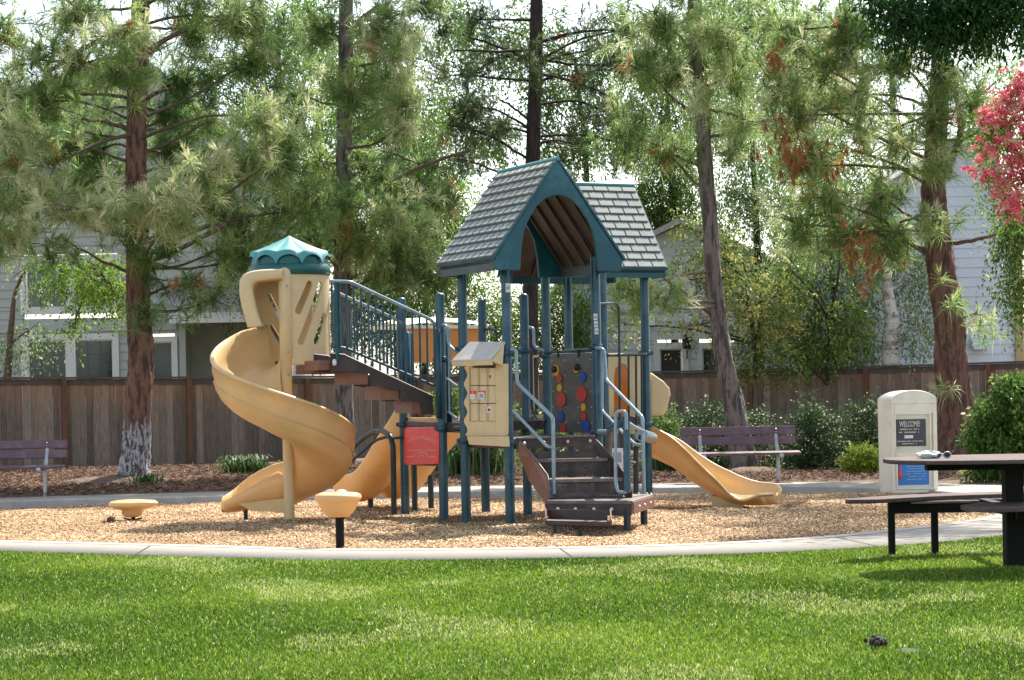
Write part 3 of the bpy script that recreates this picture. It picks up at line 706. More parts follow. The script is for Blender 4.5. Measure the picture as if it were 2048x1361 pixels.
# handrails of the front stair
def rail(name, pts, r=.019, m='wornsunlit', fr=.05, parent=None):
    g = MB(); g.tube(fillet([P(*p) if not isinstance(p, Vector) else p for p in pts], fr), r, 10); return g.build(name, M[m], parent or ps)
rail('handrail', [(1022, 699, 20.1), (1032, 700, 20.05), (1034, 766, 20.0), (1106, 836, 19.25), (1108, 988, 19.2)])
rail('handrail', [(1026, 822, 20.05), (1032, 828, 20.0), (1096, 895, 19.3), (1107, 895, 19.2)], .016)
rail('handrail', [(1192, 696, 20.7), (1208, 699, 20.65), (1212, 760, 20.5), (1285, 835, 19.55), (1288, 988, 19.5)])
rail('handrail', [(1204, 700, 20.68), (1204, 822, 20.6), (1248, 868, 19.9), (1271, 890, 19.6), (1286, 890, 19.52)], .016)
rail('grab_bar', [(1252, 985, 18.8), (1236, 985, 18.85), (1231, 966, 18.9), (1231, 824, 18.95), (1252, 822, 18.9), (1253, 860, 18.85)], .016)
rail('grab_bar', [(1253, 842, 18.9), (1255, 985, 18.82)], .034, 'blue')
rail('handrail', [(1256, 846, 18.95), (1272, 856, 19.2), (1285, 862, 19.45)], .018)
rail('handrail', [(1240, 848, 19.0), (1222, 858, 19.5), (1216, 900, 20.0), (1217, 925, 20.1)], .04, 'blue')
rail('grab_bar', [(1198, 864, 20.6), (1232, 865, 20.2)], .026)
rail('grab_bar', [(1270, 925, 19.6), (1253, 921, 19.0)], .010)
g = MB(); g.tube([P(1283, 871, 21.6), P(1304, 877, 22.9)], .068, 18); o = g.build('talk_tube', M['wornsunlit'], ps)
rail('talk_tube_pipe', [(1283, 872, 21.6), (1272, 893, 21.7), (1272, 960, 21.7), (1272, 1030, 21.8)], .03, 'darkblue')
g = MB(); a = P(1234, 917, 20.3); g.box(a, .062, .01, .10); lb_ = g.build('notice_plate', M['white'], ps)
g = MB(); g.box(a+Vector((0, -.0115, .01)), .045, .001, .05); g.build('print', M['printgrey'], lb_)

# gear panel between posts D and C ----------------------------------------
gp0, gp1 = P(1101, 709, 21.45), P(1187, 709, 20.85)
u = Vector((gp1.x-gp0.x, gp1.y-gp0.y, 0)); Lp = u.length; u.normalize(); nn = Vector((u.y, -u.x, 0)).normalized()
zt_, zb_ = gp0.z, zd+.03
o_pl = []
for (cx, cz) in ((Lp-.05, zt_-.05), (.05, zt_-.05), (.05, zb_+.02), (Lp-.05, zb_+.02)):
    a0 = {(1, 1): 0, (0, 1): 90, (0, 0): 180, (1, 0): 270}[(int(cx > Lp/2), int(cz > (zt_+zb_)/2))]
    for k in range(5):
        t = R(a0+k*22.5); rr = .05 if cz > 1 else .02; o_pl.append(fl(gp0, 0)+u*(cx+rr*math.cos(t))+Zv*(cz+rr*math.sin(t)))
g = MB(); g.prism([p+nn*.008 for p in o_pl], -nn*.016); gpn = g.build('gear_panel', M['gearpanel'], ps)
g = MB(); g.tube([p for p in o_pl[:10]], .007, 6); g.tube([o_pl[9], o_pl[10]], .007, 6); g.build('panel_rim', M['wornsunlit'], gpn)
def gear(px, py, rpx, m, teeth=14, amp=.12):
    t = (px-1101)/86; c = gp0.lerp(gp1, t); s_ = F/c.y; z = P(px, py, c.y).z; r_ = rpx/s_; pts = []
    c = fl(c, z)+nn*.012
    for k in range(teeth*2):
        rr = r_*(1 if k % 2 else 1-amp); th = PI*k/teeth; pts.append(c+u*rr*math.cos(th)+Zv*rr*math.sin(th))
    g = MB(); g.prism(pts, nn*.012); return g.build('gear', M[m], gpn), c
for a in ((1114, 741, 12, 'gyel', 12, .2), (1155, 738, 9, 'gyel', 12, .25), (1121, 757, 9, 'gred'), (1121, 776, 9, 'gyel', 8, .3), (1124, 800, 15, 'gred', 20, .06),
          (1122, 833, 11, 'gblue', 16, .08), (1127, 856, 9, 'gred'), (1168, 755, 11, 'gblue', 12, .18), (1165, 789, 16, 'gred', 20, .06), (1168, 815, 9, 'gyel', 9, .3), (1168, 833, 9, 'gred'), (1172, 853, 13, 'gblue', 16, .08)):
    gear(*a)
for a in ((1113, 739, 7, 'black', 20, 0.0), (1158, 735, 7, 'black', 20, 0.0)):
    t = (a[0]-1101)/86; c = gp0.lerp(gp1, t); c = fl(c, P(a[0], a[1], c.y).z)
    g = MB(); g.lathe(c+nn*.024, [(a[2]*c.y/F, 0), (a[2]*c.y/F, .02), (.02, .03), (.001, .03)], 18, nn); g.build('crank', M['black'], gpn)
g = MB()
for ix in range(4):
    for iz in range(5):
        c = fl(gp0, 0)+u*(.04+ix*(Lp-.08)/3)+Zv*(zb_+.10+iz*(zt_-zb_-.17)/4)+nn*.009; bolt(g, c, .008, nn)
g.build('bolt', M['bolt'], gpn)
rail('cross_rail', [P(1096, 706, 21.65), P(1190, 699, 20.78)], .018, 'darkblue')
g = MB()
for t in (.2, .68):
    c = gp0.lerp(gp1, t); g.box(fl(c, zt_+.0)+nn*.012, .010, .008, .04, u, -nn)
g.build('hanger', M['black'], gpn)

# store front panel between posts B and A ----------------------------------
def SP(px, py):     # point of the vertical plane that holds the panel
    a = P(928, py, 20.72); b = P(1012, py, 20.02); t = (px-928)/(1012-928); return P(px, py, lerp(a.y, b.y, t))
up = fl(SP(1012, 800)-SP(928, 800), 0).normalized(); pn = Vector((up.y, -up.x, 0))
out = [(1006, 690), (1009, 893)]
lft = []
for k in range(33):
    y_ = 868-(868-735)*k/32; lft.append((931+3.4*math.sin((y_-735)/133*2*PI*3.6-1), y_))
outer = [SP(*p) for p in [(1006, 730), (1009, 893), (937, 891), (930, 872)]+lft+[(925, 730)]]
# plate built as frame + recess with nine rollers
rx0, rx1, ry0, ry1 = 938, 991, 727, 843
g = MB()
def quad(px0, py0, px1, py1, th=.05, off=0):
    return [SP(px0, py1), SP(px1, py1), SP(px1, py0), SP(px0, py0)]
g.prism([SP(*p) for p in [(rx0, 728), (rx0, 868)]+lft], -pn*.05)
g.prism(quad(rx1, 728, 1009, 868), -pn*.05); g.prism(quad(rx0, ry1, rx1, 868), -pn*.05)
sp_ = g.build('store_panel', M['cream'], ps, bevel=.004)
g = MB(); g.prism([SP(931, 868), SP(1009, 868), SP(1009, 872), SP(931, 872)], -pn*.045); g.prism([SP(933, 873), SP(1009, 873), SP(1011, 894), SP(938, 890)], -pn*.055); g.build('counter_apron', M['cream'], sp_, bevel=.005)
a0, a1, b0, b1 = SP(934, 688), SP(1006, 688), SP(926, 725), SP(1005, 722)
aw = [a0-pn*.03, a1-pn*.03, b1+pn*.14, b0+pn*.14]
g = MB(); g.prism(aw, (0, 0, .022)); g.build('awning', mat('grey_cream_awning', (.50, .47, .40), .5, noise=.12, nscale=5, dirt=(.62, .6, .55), dscale=4), sp_, bevel=.004)
g = MB(); g.prism([SP(926, 722)+pn*.14, SP(1005, 719)+pn*.14, SP(1005, 730)+pn*.13, SP(926, 733)+pn*.13], -pn*.02); g.prism([SP(1004, 722)+pn*.13, SP(1004, 690)-pn*.02, SP(1004, 732)], up*.012); g.build('awning_edge', M['cream'], sp_)
for i in range(3):
    for j in range(3):
        xa, xb = lerp(rx0, rx1, i/3)+.5, lerp(rx0, rx1, (i+1)/3)-.5; ya, yb = lerp(736, ry1, j/3)+.8, lerp(736, ry1, (j+1)/3)-.8
        c0, c1 = SP((xa+xb)/2, yb), SP((xa+xb)/2, ya); wd_ = (SP(xb, ya)-SP(xa, ya)).length/2
        g = MB(); prof = []; rings = []
        for q in (c0, c1):
            ring = []
            for k in range(12):
                t = 2*PI*k/12; ring.append(q-pn*.03+up*(wd_-.002)*(abs(math.cos(t))**.8)*math.copysign(1, math.cos(t))+pn*.040*math.sin(t))
            rings.append(ring)
        g.sweep(rings); ro = g.build('roller', M['cream'], sp_)
        pic = {(0, 1): [('red', 0, .25, .7, .2), ('white', 0, -.25, .6, .3)], (1, 1): [('red', 0, .3, .8, .16), ('white', 0, -.15, .7, .4), ('printgrey', 0, -.15, .45, .22)],
               (2, 2): [('white', -.3, .3, .45, .36), ('black', -.3, .3, .22, .14)]}.get((i, j), [])
        cc = (c0+c1)/2; hz = (c1.z-c0.z)/2
        for q, (mm, ox, oz, sw, sh) in enumerate(pic):
            g = MB(); g.box(cc+up*wd_*ox+Zv*hz*oz+pn*(.0075+q*.002), wd_*sw, .0015, hz*sh, up, -pn); g.build('sticker', M[mm], ro)
        if (i, j) == (2, 0):
            g = MB(); g.lathe(cc+pn*.006, [(.034, 0), (.034, .004), (.026, .005), (.026, .004)], 20, pn); g.build('sticker', M['white'], ro)
            g = MB(); g.lathe(cc+pn*.009, [(.022, 0), (.022, .002), (.001, .002)], 18, pn); g.build('sticker', M['red'], ro)
g = MB(); g.prism([q-pn*.07 for q in quad(rx0-2, 728, rx1+2, ry1+1)], -pn*.01); g.build('backing', M['black'], sp_)

# tower roofs ------------------------------------------------------------
def tower_roof(o, ug, ud, wid, dep, z0, z1, zr, label):
    """o near-left eave corner; ug along the gable, ud along the ridge; z0 fascia foot, z1 eave, zr ridge"""
    ro = bpy.data.objects.new('tower_roof', None); C.objects.link(ro); ro.parent = ps; ro['label'] = label
    hw = wid/2
    def pt(a, d, z): return Vector((o.x, o.y, 0))+ug*a+ud*d+Zv*z
    arch = [(.285, z0), (.30, z0+.2), (.335, z0+.40), (.40, z0+.53), (.48, z0+.64), (.56, z0+.71), (.65, z0+.75), (.725, z0+.76)]
    arch = [(a*wid/1.45, z) for a, z in arch]; arch = arch+[(wid-a, z) for a, z in arch[-2::-1]]
    op = [(.03, z0), (0, z0+.02), (0, z1), (hw*.25, lerp(z1, zr, .25)), (hw*.5, lerp(z1, zr, .5)), (hw*.75, lerp(z1, zr, .75)), (hw*.93, lerp(z1, zr, .93)), (hw, zr)]
    outp = op+[(wid-a, z) for a, z in op[-2::-1]]
    for d0 in (0, dep-.035):
        g = MB(); n = len(arch)
        for a, b, c, d_ in zip(arch, arch[1:], outp[1:], outp[2:]) if False else []: pass
        # strip between outline and arch (matched counts 15/15)
        vs = [pt(a, d0, z) for a, z in outp]+[pt(a, d0, z) for a, z in arch]; m = len(outp)
        f = [(k, k+1, m+k+1, m+k) for k in range(m-1)]
        vs2 = [v+ud*.035 for v in vs]; q = len(vs)
        ff = f+[tuple(i+q for i in r[::-1]) for r in f]
        for k in range(m-1): ff += [(k+1, k, q+k, q+k+1), (m+k, m+k+1, q+m+k+1, q+m+k)]
        ff += [(0, m, q+m, q), (m-1, q+m-1, q+2*m-1, 2*m-1)]
        g.add(vs+vs2, ff); g.build('gable_panel', M['teal'], ro, bevel=.008)
    slope = Vector((hw, zr-z1)).normalized()
    for sd_ in (0, 1):
        # sheathing
        e = lambda a, d, z: pt(a if sd_ == 0 else wid-a, d, z)
        nz = .03
        lo0, lo1, hi0, hi1 = (-.0, z1), None, (hw, zr), None
        n2 = (-(zr-z1)/math.hypot(hw, zr-z1), hw/math.hypot(hw, zr-z1))
        g = MB()
        g.prism([e(0, .0355, z1-.02), e(hw, .0355, zr-.02), e(hw, .0355, zr-.045), e(0, .0355, z1-.045)], ud*(dep-.071))
        for k in range(5):        # ribs under the slope
            d_ = .15+k*(dep-.3)/4
            g.prism([e(.05, d_, z1+.0), e(hw-.03, d_, zr-.075), e(hw-.03, d_, zr-.11), e(.05, d_, z1-.04)], ud*.03)
        g.build('roof_underside', M['deck'], ro)
        g = MB(); g.prism([e(-.02, -.012, z1-.015), e(hw, -.012, zr+.0), e(hw, -.012, zr+.022), e(-.03, -.012, z1+.012)], ud*(dep+.024)); g.build('roof_base', M['teal'], ro)
        # moulded shingles in staggered courses
        g = MB(); rows = 11; Ls = math.hypot(hw, zr-z1); cols = 8.5 if label.startswith('front') else 7.5; cw = dep/cols
        for r_ in range(rows):
            s0, s1 = r_/rows+.004, (r_+1)/rows-.012
            if r_ == rows-1: s1 -= .02
            off = (r_ % 2)*.5*cw; x_ = -off
            while x_ < dep-.01:
                gp_ = .018 if (sd_ == 0 and label.startswith('front')) else .008; xa, xb = max(x_+gp_, .006), min(x_+cw-gp_, dep-.006); x_ += cw
                if xb-xa < .02: continue
                def q(s_, d_, h): return e(hw*s_+n2[0]*h, d_, z1+(zr-z1)*s_+n2[1]*h)
                hb, ht = .050 if label.startswith('front') else .040, .030
                g.hexa([q(s0, xa, .014), q(s0, xb, .014), q(s1, xb, .014), q(s1, xa, .014), q(s0, xa, hb), q(s0, xb, hb), q(s1, xb, ht), q(s1, xa, ht)], var=random.random())
        sh = g.build('shingles', M['shingle'], ro, bevel=.003)
        g = MB(); g.prism([e(0, .036, z0), e(0, .036, z1-.01), e(.022, .036, z1-.01), e(.022, .036, z0)], ud*(dep-.072)); g.build('fascia', M['teal'] if label.startswith('rear') else M['fasciagrey'], ro)
    g = MB(); g.tube([pt(hw, -.015, zr+.015), pt(hw, dep+.015, zr+.015)], .022, 8); g.build('ridge_cap', M['tealroof'], ro)
    return ro
o1 = P(990, 541, 19.8); g1 = P(1245, 541, 20.42)
U1 = fl(g1-o1, 0).normalized(); V1 = Vector((-U1.y, U1.x, 0)); W1 = fl(g1-o1, 0).length
tower_roof(o1, U1, V1, W1, 1.38, o1.z, o1.z+.12, P(1112, 320, 20.1).z, 'front roof, its arched gable facing the lawn')
# second roof: ridge along the front roof's gable direction
e2r = P(1333, 556, 23.0); U2 = V1; V2 = -U1
tower_roof(e2r, U2, V2, 1.5, 1.42, e2r.z, e2r.z+.10, P(1262, 374, 23.7).z, 'rear roof, its shingled slope facing the lawn')

# upper stair to the spiral slide -----------------------------------------
sA, sB = P(866, 800, 21.4), P(661, 710, 21.05)
up3 = fl(sB-sA, 0); n3 = Vector((up3.y, -up3.x, 0)).normalized(); wst = .78 # n3 toward camera? ensure
if n3.y > 0: n3 = -n3
PS_ = lambda px, py: P(px, py, lerp(21.4, 21.05, (866-px)/205))
outl = [(661, 707), (688, 710), (866, 793), (866, 828), (846, 830), (842, 804), (802, 804), (799, 781), (743, 772), (740, 748), (661, 742)]
for k in range(2):
    off = -n3*wst*k
    g = MB(); g.prism([PS_(*p)+off for p in outl], -n3*.03); g.build('stringer', M['deck'], ps)
    g = MB(); g.tube([PS_(661, 707)+off, PS_(688, 710)+off, PS_(866, 793)+off], .008, 6); g.build('stringer_edge', M['decklip'], ps)
for (xa, xb, yt, yb) in ((640, 700, 721, 741), (702, 738, 745, 770), (764, 799, 773, 801), (826, 856, 801, 828)):
    a, b = PS_(xa, yt), PS_(xb, yt); c, d_ = PS_(xb, yb), PS_(xa, yb); g = MB()
    g.prism([a-n3*.04, b-n3*.04, fl(b, a.z-.035)-n3*.04, fl(a, a.z-.035)-n3*.04], -n3*(wst-.06))
    g.prism([fl(a, a.z-.03)-n3*.045, fl(a, a.z-.03)-n3*.045+fl(b-a, 0).normalized()*.02, fl(a, d_.z)-n3*.045+fl(b-a, 0).normalized()*.02, fl(a, d_.z)-n3*.045], -n3*(wst-.07))
    g.prism([fl(b, a.z-.03)-n3*.046, fl(b, d_.z)-n3*.046, fl(a, d_.z)-n3*.046, fl(a, a.z-.03)-n3*.046], -n3*.02)
    g.build('stair_tread', M['litbrown'], ps)
# rails with balusters
def baluster_rail(top, mid, bot, n, Yfun, m='blue'):
    pt_ = lambda lst, x: next((lerp(a[1], b[1], (x-a[0])/(b[0]-a[0])) for a, b in zip(lst, lst[1:]) if a[0] <= x <= b[0]), lst[-1][1])
    o = rail('stair_rail', [P(x, y, Yfun(x)) for x, y in top], .019, 'wornsunlit', .04)
    rail('lower_rail', [P(x, y, Yfun(x)) for x, y in bot], .015, m, .03, o)
    for i in range(n):
        x = lerp(top[0][0]+3, top[-1][0]-5, i/(n-1)); g = MB(); a = P(x, pt_(top, x)+2, Yfun(x)); xb = min(max(x+3, bot[0][0]), bot[-1][0]); b = fl(a, P(xb, pt_(bot, xb), Yfun(xb)).z)
        g.tube([a, b], .012, 8); g.build('baluster', M[m], o)
YN = lambda x: lerp(21.4, 21.02, (872-x)/212)
baluster_rail([(660, 563), (700, 564), (862, 640), (873, 652)], None, [(661, 693), (692, 697), (868, 772)], 15, YN)
YK = lambda x: lerp(22.7, 22.35, (812-x)/160)
o = rail('stair_rail', [P(652, 576, 22.35), P(790, 638, 22.6), P(806, 648, 22.68), P(812, 662, 22.7)], .019, 'wornsunlit')
for x in range(668, 800, 15):
    g = MB(); a = P(x, 576+(x-652)*.45+2, YK(x)); g.tube([a, a-Zv*.72], .012, 8); g.build('baluster', M['blue'], o)
rail('stair_rail', [(672, 566, 21.02), (675, 722, 21.05)], .022, 'blue'); g = MB(); q = P(669, 720, 21.0); g.lathe(q, [(.02, -.06), (.025, -.03), (.02, 0), (.001, .01)], 10); g.build('rail_foot', M['bolt'], ps)
# wide double posts beside J and K
for (px, YY, z0_, z1_) in ((876, 21.25, .95, 1.9), (895, 21.5, .9, 1.9), (815, 22.6, 1.0, 1.9), (822, 22.9, 1.0, 1.9)):
    q = P(px, 700, YY); g = MB(); g.lathe((q.x, q.y, 0), [(.001, z0_), (.035, z0_), (.035, z1_), (.001, z1_+.01)], 14); g.build('rail_post', M['blue'], ps)
# guard rails left of the store panel
rail('guard_rail', [(884, 650, 21.3), (893, 652, 21.25), (897, 690, 21.2), (912, 704, 21.1), (928, 706, 20.95)], .015)
rail('guard_rail', [(893, 757, 21.2), (915, 773, 20.98)], .013)
rail('guard_rail', [(897, 824, 21.25), (914, 838, 21.0)], .014); rail('guard_rail', [(897, 655, 21.2), (899, 826, 21.25)], .011)
rail('guard_rail', [(908, 858, 21.0), (922, 858, 20.97)], .028, 'darkblue')
rail('guard_rail', [(978, 655, 22.6), (990, 662, 22.5), (994, 680, 22.4)], .016, 'darkblue'); rail('guard_rail', [(970, 659, 22.68), (1046, 663, 22.0)], .012, 'darkblue')
# climber rails behind post A
for dy in (0, .35):
    rail('climber_loop', [(1058, 655, 21.75+dy), (1067, 657, 21.7+dy), (1068, 695, 21.65+dy), (1088, 702, 21.6+dy)], .017)
    rail('climber_loop', [(1063, 705, 21.8+dy), (1064, 815, 21.8+dy), (1072, 838, 21.7+dy), (1086, 845, 21.6+dy)], .015, 'darkblue')
g = MB(); a = P(1078, 770, 22.3)
g.ring_prism([P(x, y, 22.3) for x, y in ((1063, 712), (1098, 706), (1098, 835), (1066, 838))], [P(x, y, 22.3) for x, y in ((1067, 716), (1094, 712), (1094, 828), (1070, 832))], (0, .03, 0)); g.build('climber_frame', M['cream'], ps)
# barrier bars in front of the right slide
rail('cross_rail', [P(1216, 711, 22.4), P(1292, 709, 22.95)], .018, 'darkblue')
rail('cross_rail', [P(1196, 608, 22.1), P(1232, 607, 22.5), P(1238, 615, 22.55), P(1240, 870, 22.5)], .014, 'darkblue')
for x in (1240, 1257, 1272, 1283):
    g = MB(); YY = lerp(22.4, 22.95, (x-1216)/76); g.tube([P(x, 711, YY), P(x+1, 868, YY)], .013, 8); g.build('baluster', M['darkblue'], ps)

# red picture panel under the stair -----------------------------------------
RP = lambda px, py: P(px, py, lerp(22.55, 21.3, (px-812)/(882-812)))
ru = fl(RP(882, 900)-RP(812, 900), 0).normalized(); rn = Vector((ru.y, -ru.x, 0))
corners = [(876, 862, -90), (876, 922, 0), (818, 924, 90), (818, 862, 180)]
pl = []
for cx, cy, a0 in corners:
    for k in range(5): t = R(a0+k*22.5); pl.append(RP(cx+5*math.cos(t), cy+5*math.sin(t)))
g = MB(); g.prism([p+rn*.02 for p in pl], -rn*.02); rp = g.build('red_panel', M['red'], ps, bevel=.003)
g = MB(); g.tube([p+rn*.02 for p in pl]+[pl[0]+rn*.02], .007, 6); g.build('panel_rim', M['red'], rp)
g = MB()
def line(pts, r=.005): g.tube([RP(*p)+rn*.024 for p in pts], r, 6)
line([(819, 889), (828, 881), (847, 876), (866, 881), (875, 888)]); line([(819, 884), (832, 876), (847, 873), (862, 876), (875, 882)])
line([(818, 901), (877, 901)]); line([(818, 914), (833, 914)]); line([(862, 914), (877, 914)])
line([(833, 914), (838, 907), (847, 905), (857, 907), (861, 914), (861, 920)]); line([(840, 914), (847, 910), (853, 914)])
for x, t_ in ((821, -1), (838, 0), (852, 0), (866, 1)):
    line([(x, 864), (x+2, 864)], .004); line([(x+1, 862), (x+1, 870)], .004)
for x in (871, 877): line([(x-2, 862), (x, 874)], .003)
g.build('relief_lines', M['redline'], rp)
rail('cross_rail', [P(813, 857, 22.6), P(884, 855, 21.35)], .016, 'darkblue'); rail('cross_rail', [P(813, 928, 22.6), P(886, 931, 21.35)], .014, 'darkblue')
g = MB(); g.prism([P(812, 836, 22.75), P(880, 836, 21.7), P(880, 854, 21.7), P(812, 854, 22.75)], (.05, .08, 0)); g.build('deck_skirt', M['tan'], ps)
# black arch climber
rail('arch_climber', [(700, 900, 23.6), (735, 870, 23.3), (752, 861, 23.1), (765, 861, 22.9), (780, 872, 22.7), (786, 890, 22.65), (787, 960, 22.65), (788, 1034, 22.65)], .033, 'darkblue', .1)
rail('arch_climber', [(700, 925, 23.6), (752, 880, 23.3), (775, 874, 23.1)], .018, 'darkblue', .1)
rail('cross_rail', [P(786, 877, 22.65), P(808, 875, 22.65)], .016, 'darkblue')

# ---------------------------------------------------------------- slides
def chute(name, secs, m, th=.02, legs=()):
    """secs: list of (near foot, width vector, near wall height, far wall height, bow)"""
    rings = []
    for nb, wv, hn, hf, bow in secs:
        wn = wv.normalized(); W_ = wv.length; L0 = []
        prof = [(-.035, hn-.012), (-.018, hn+.004), (.004, hn), (.022, hn*.6), (.045, .10), (.10, .03+bow*0), (.22, .008), (W_/2, 0), (W_-.22, .008), (W_-.10, .03), (W_-.045, .10), (W_-.022, hf*.6), (W_-.004, hf), (W_+.018, hf+.004), (W_+.035, hf-.012)]
        ins = [(a, max(b, .0)) for a, b in prof]
        outp = [(W_+.03, hf-.03), (W_+.012, hf-.02), (W_+.004, hf*.55), (W_-.02, .05), (W_-.10, -.01), (W_/2, -.035), (.10, -.01), (.02, .05), (-.004, hn*.55), (-.012, hn-.02), (-.03, hn-.03)]
        rings.append([nb+wn*a+Zv*b for a, b in ins+outp])
    g = MB(); g.sweep(rings); return g.build(name, M[m], ps)
# right slide
near = [((1285, 842), (1285, 903), 23.55), ((1303, 851), (1303, 917), 23.45), ((1338, 873), (1343, 938), 23.3), ((1369, 901), (1375, 961), 23.15), ((1404, 934), (1408, 985), 23.0), ((1436, 962), (1438, 1000), 22.85),
        ((1458, 988), (1462, 1009), 22.75), ((1486, 999), (1487, 1012), 22.7), ((1517, 999), (1518, 1011), 22.65)]
secs = []
for i, (t_, b_, YY) in enumerate(near):
    a, b = P(*t_, YY), P(*b_, YY); nb = Vector((b.x, b.y, b.z+.02)); hn = max(a.z-b.z-.02, .05)
    wv = Vector((.10+.02*i, .52, 0)); secs.append([nb, wv, hn, [.30, .30, .30, .28, .28, .27, .25, .22, .16][i], 0])
lnb, lwv, lhn, lhf = secs[-1][0], secs[-1][1], .15, .17
secs[-1][2] = .11; secs[-1][3] = .19
for dx_, k_ in ((.05, .03), (.095, .09), (.12, .17)):
    secs.append([lnb+Vector((dx_, .03, .0))+lwv.normalized()*k_, lwv.normalized()*(lwv.length-2*k_), .11, .16-.25*k_, 0])
# smooth interpolate
def dens(secs, n=5):
    A_ = np.array([[*s_[0], *s_[1], s_[2], s_[3]] for s_ in secs]); out = []
    m = len(A_)
    for i in range(m-1):
        p0, p1, p2, p3 = A_[max(i-1, 0)], A_[i], A_[i+1], A_[min(i+2, m-1)]
        for j in range(n):
            t = j/n; q = .5*((2*p1)+(p2-p0)*t+(2*p0-5*p1+4*p2-p3)*t*t+(3*p1-p0-3*p2+p3)*t**3)
            out.append((Vector(q[:3]), Vector(q[3:6]), q[6], q[7], 0))
    q = A_[-1]; out.append((Vector(q[:3]), Vector(q[3:6]), q[6], q[7], 0)); return out
sl = chute('slide', dens(secs), 'tan'); sl['label'] = 'right slide coming down towards the bench'
g = MB(); q = [P(1423, 992, 22.95), P(1486, 1003, 22.85), P(1486, 1020, 22.85), P(1423, 1016, 22.95)]
g.prism(q, (.05, .40, 0)); g.build('slide_foot', M['tan'], sl, bevel=.01)
# hood of the right slide
hp = [(1301, 745), (1327, 763), (1339, 777), (1341, 790), (1334, 818), (1327, 831), (1301, 832)]
g = MB(); g.prism([P(x, y, 23.35) for x, y in hp], (.03, .55, 0)); g.build('slide_hood', M['cream'], ps, bevel=.02)
HP = lambda px, py: P(px, py, lerp(22.75, 23.35, (px-1212)/(1302-1212)))
outer = [(1213, 868), (1213, 706), (1299, 706), (1299, 740), (1299, 868)]
ar = [(1228, 868), (1228, 760), (1230, 740), (1237, 729), (1244, 727), (1251, 730), (1257, 742), (1259, 762), (1259, 868)]
g = MB(); g.prism([HP(*p) for p in [(1213, 868), (1213, 706), (1244, 706), (1244, 727), (1237, 729), (1230, 740), (1228, 760), (1228, 868)]], (-.01, .05, 0))
g.prism([HP(*p) for p in [(1299, 868), (1259, 868), (1259, 762), (1257, 742), (1251, 730), (1244, 727), (1244, 706), (1299, 706)]], (-.01, .05, 0))
g.prism([HP(1214, 706), HP(1299, 706), HP(1299, 712), HP(1214, 712)], (.0, .45, 0)); g.prism([HP(1210, 706), HP(1213, 706), HP(1213, 868), HP(1210, 868)], (0, .4, 0))
hd = g.build('slide_entrance', M['cream'], ps)
g = MB(); g.prism([HP(1226, 868)+Vector((0, .42, 0)), HP(1226, 725)+Vector((0, .42, 0)), HP(1262, 725)+Vector((0, .42, 0)), HP(1262, 868)+Vector((0, .42, 0))], (0, .02, 0)); g.build('inner_wall', M['orange'], hd)
# wide double slide at the back left, seen from behind
N0 = P(801, 866, 23.35); nend = P(663, 985, 24.5); Wv = Vector((.75, .66, 0)).normalized()*1.05
prof_t = [((801, 807), (801, 866)), ((775, 846), (778, 895)), ((751, 882), (753, 925)), ((728, 916), (733, 952)), ((710, 943), (712, 984)), ((695, 948), (698, 994)), ((679, 950), (683, 996)), ((664, 962), (665, 988))]
secs = []
for i, (t_, b_) in enumerate(prof_t):
    YY = lerp(23.35, 24.5, (801-b_[0])/138); a, b = P(*t_, YY), P(*b_, YY); hn = a.z-b.z
    secs.append([Vector((b.x, b.y, b.z)), Wv, hn, hn, 0])
rings = []
for nb, wv, hn, hf, _ in dens(secs, 4):
    wn = wv.normalized(); W_ = wv.length; ring = []
    inn = [(-.02, hn), (.02, hn), (.04, .12), (.09, .03), (.25, 0), (W_/2-.12, .02), (W_/2-.04, hn*.55), (W_/2+.04, hn*.55), (W_/2+.12, .02), (W_-.25, 0), (W_-.09, .03), (W_-.04, .12), (W_-.02, hn), (W_+.02, hn)]
    und = [(W_+.02, hn-.03), (W_+.005, .10), (W_-.05, -.01), (W_-.12, -.05), (W_-.27, -.06), (W_/2+.15, -.03), (W_/2+.05, .05), (W_/2-.05, .05), (W_/2-.15, -.03), (.27, -.06), (.12, -.05), (.05, -.01), (-.005, .10), (-.02, hn-.03)]
    rings.append([nb+wn*a+Zv*b for a, b in inn+und])
g = MB(); g.sweep(rings); ds = g.build('double_slide', M['tan'], ps); ds['label'] = 'wide two-lane slide at the back left'
# its hood
HH = lambda t, z: fl(N0.lerp(N0+Wv, t), z)
zh0, zh1, zh2 = .75, P(820, 726, 23.4).z, P(820, 654, 23.4).z
pts = [HH(.02, zh0), HH(.02, zh2), HH(.1, zh2+.03), HH(1.15, zh2+.03), HH(1.25, zh2), HH(1.25, zh0), HH(1.16, zh0), HH(1.16, zh1), HH(.13, zh1), HH(.13, zh0)]
hv = Vector((-.5, .5, 0)).normalized()*.4
g = MB()
for quad_ in ([0, 1, 8, 9], [4, 5, 6, 7]): g.prism([pts[i] for i in quad_], hv*.15)
hood = g.build('slide_hood', M['cream'], ps)
g = MB(); g.prism([pts[1], pts[4], HH(1.16, zh1), HH(.13, zh1)], hv*.12); g.build('hood_panel', M['orange'], hood)
g = MB(); rings = []
for k in range(15):
    q = k/14; z = zh2+.005+.055*math.sin(PI*q)**.7; c = HH(-.02+1.3*q, z); rr = []
    for j in range(9):
        r_ = j/8; bump_ = .012*math.sin(r_*PI*4)**2+.05*math.sin(PI*r_); rr.append(c-hv*.1+hv*1.3*r_+Zv*bump_)
    rings.append(rr)
g.sweep(rings, closed=False, caps=False); g.prism([HH(-.03, zh2-.02)-hv*.12, HH(1.28, zh2-.02)-hv*.12, HH(1.28, zh2+.02)-hv*.12, HH(-.03, zh2+.02)-hv*.12], hv*1.4); g.build('hood_top', M['signcream'], hood)

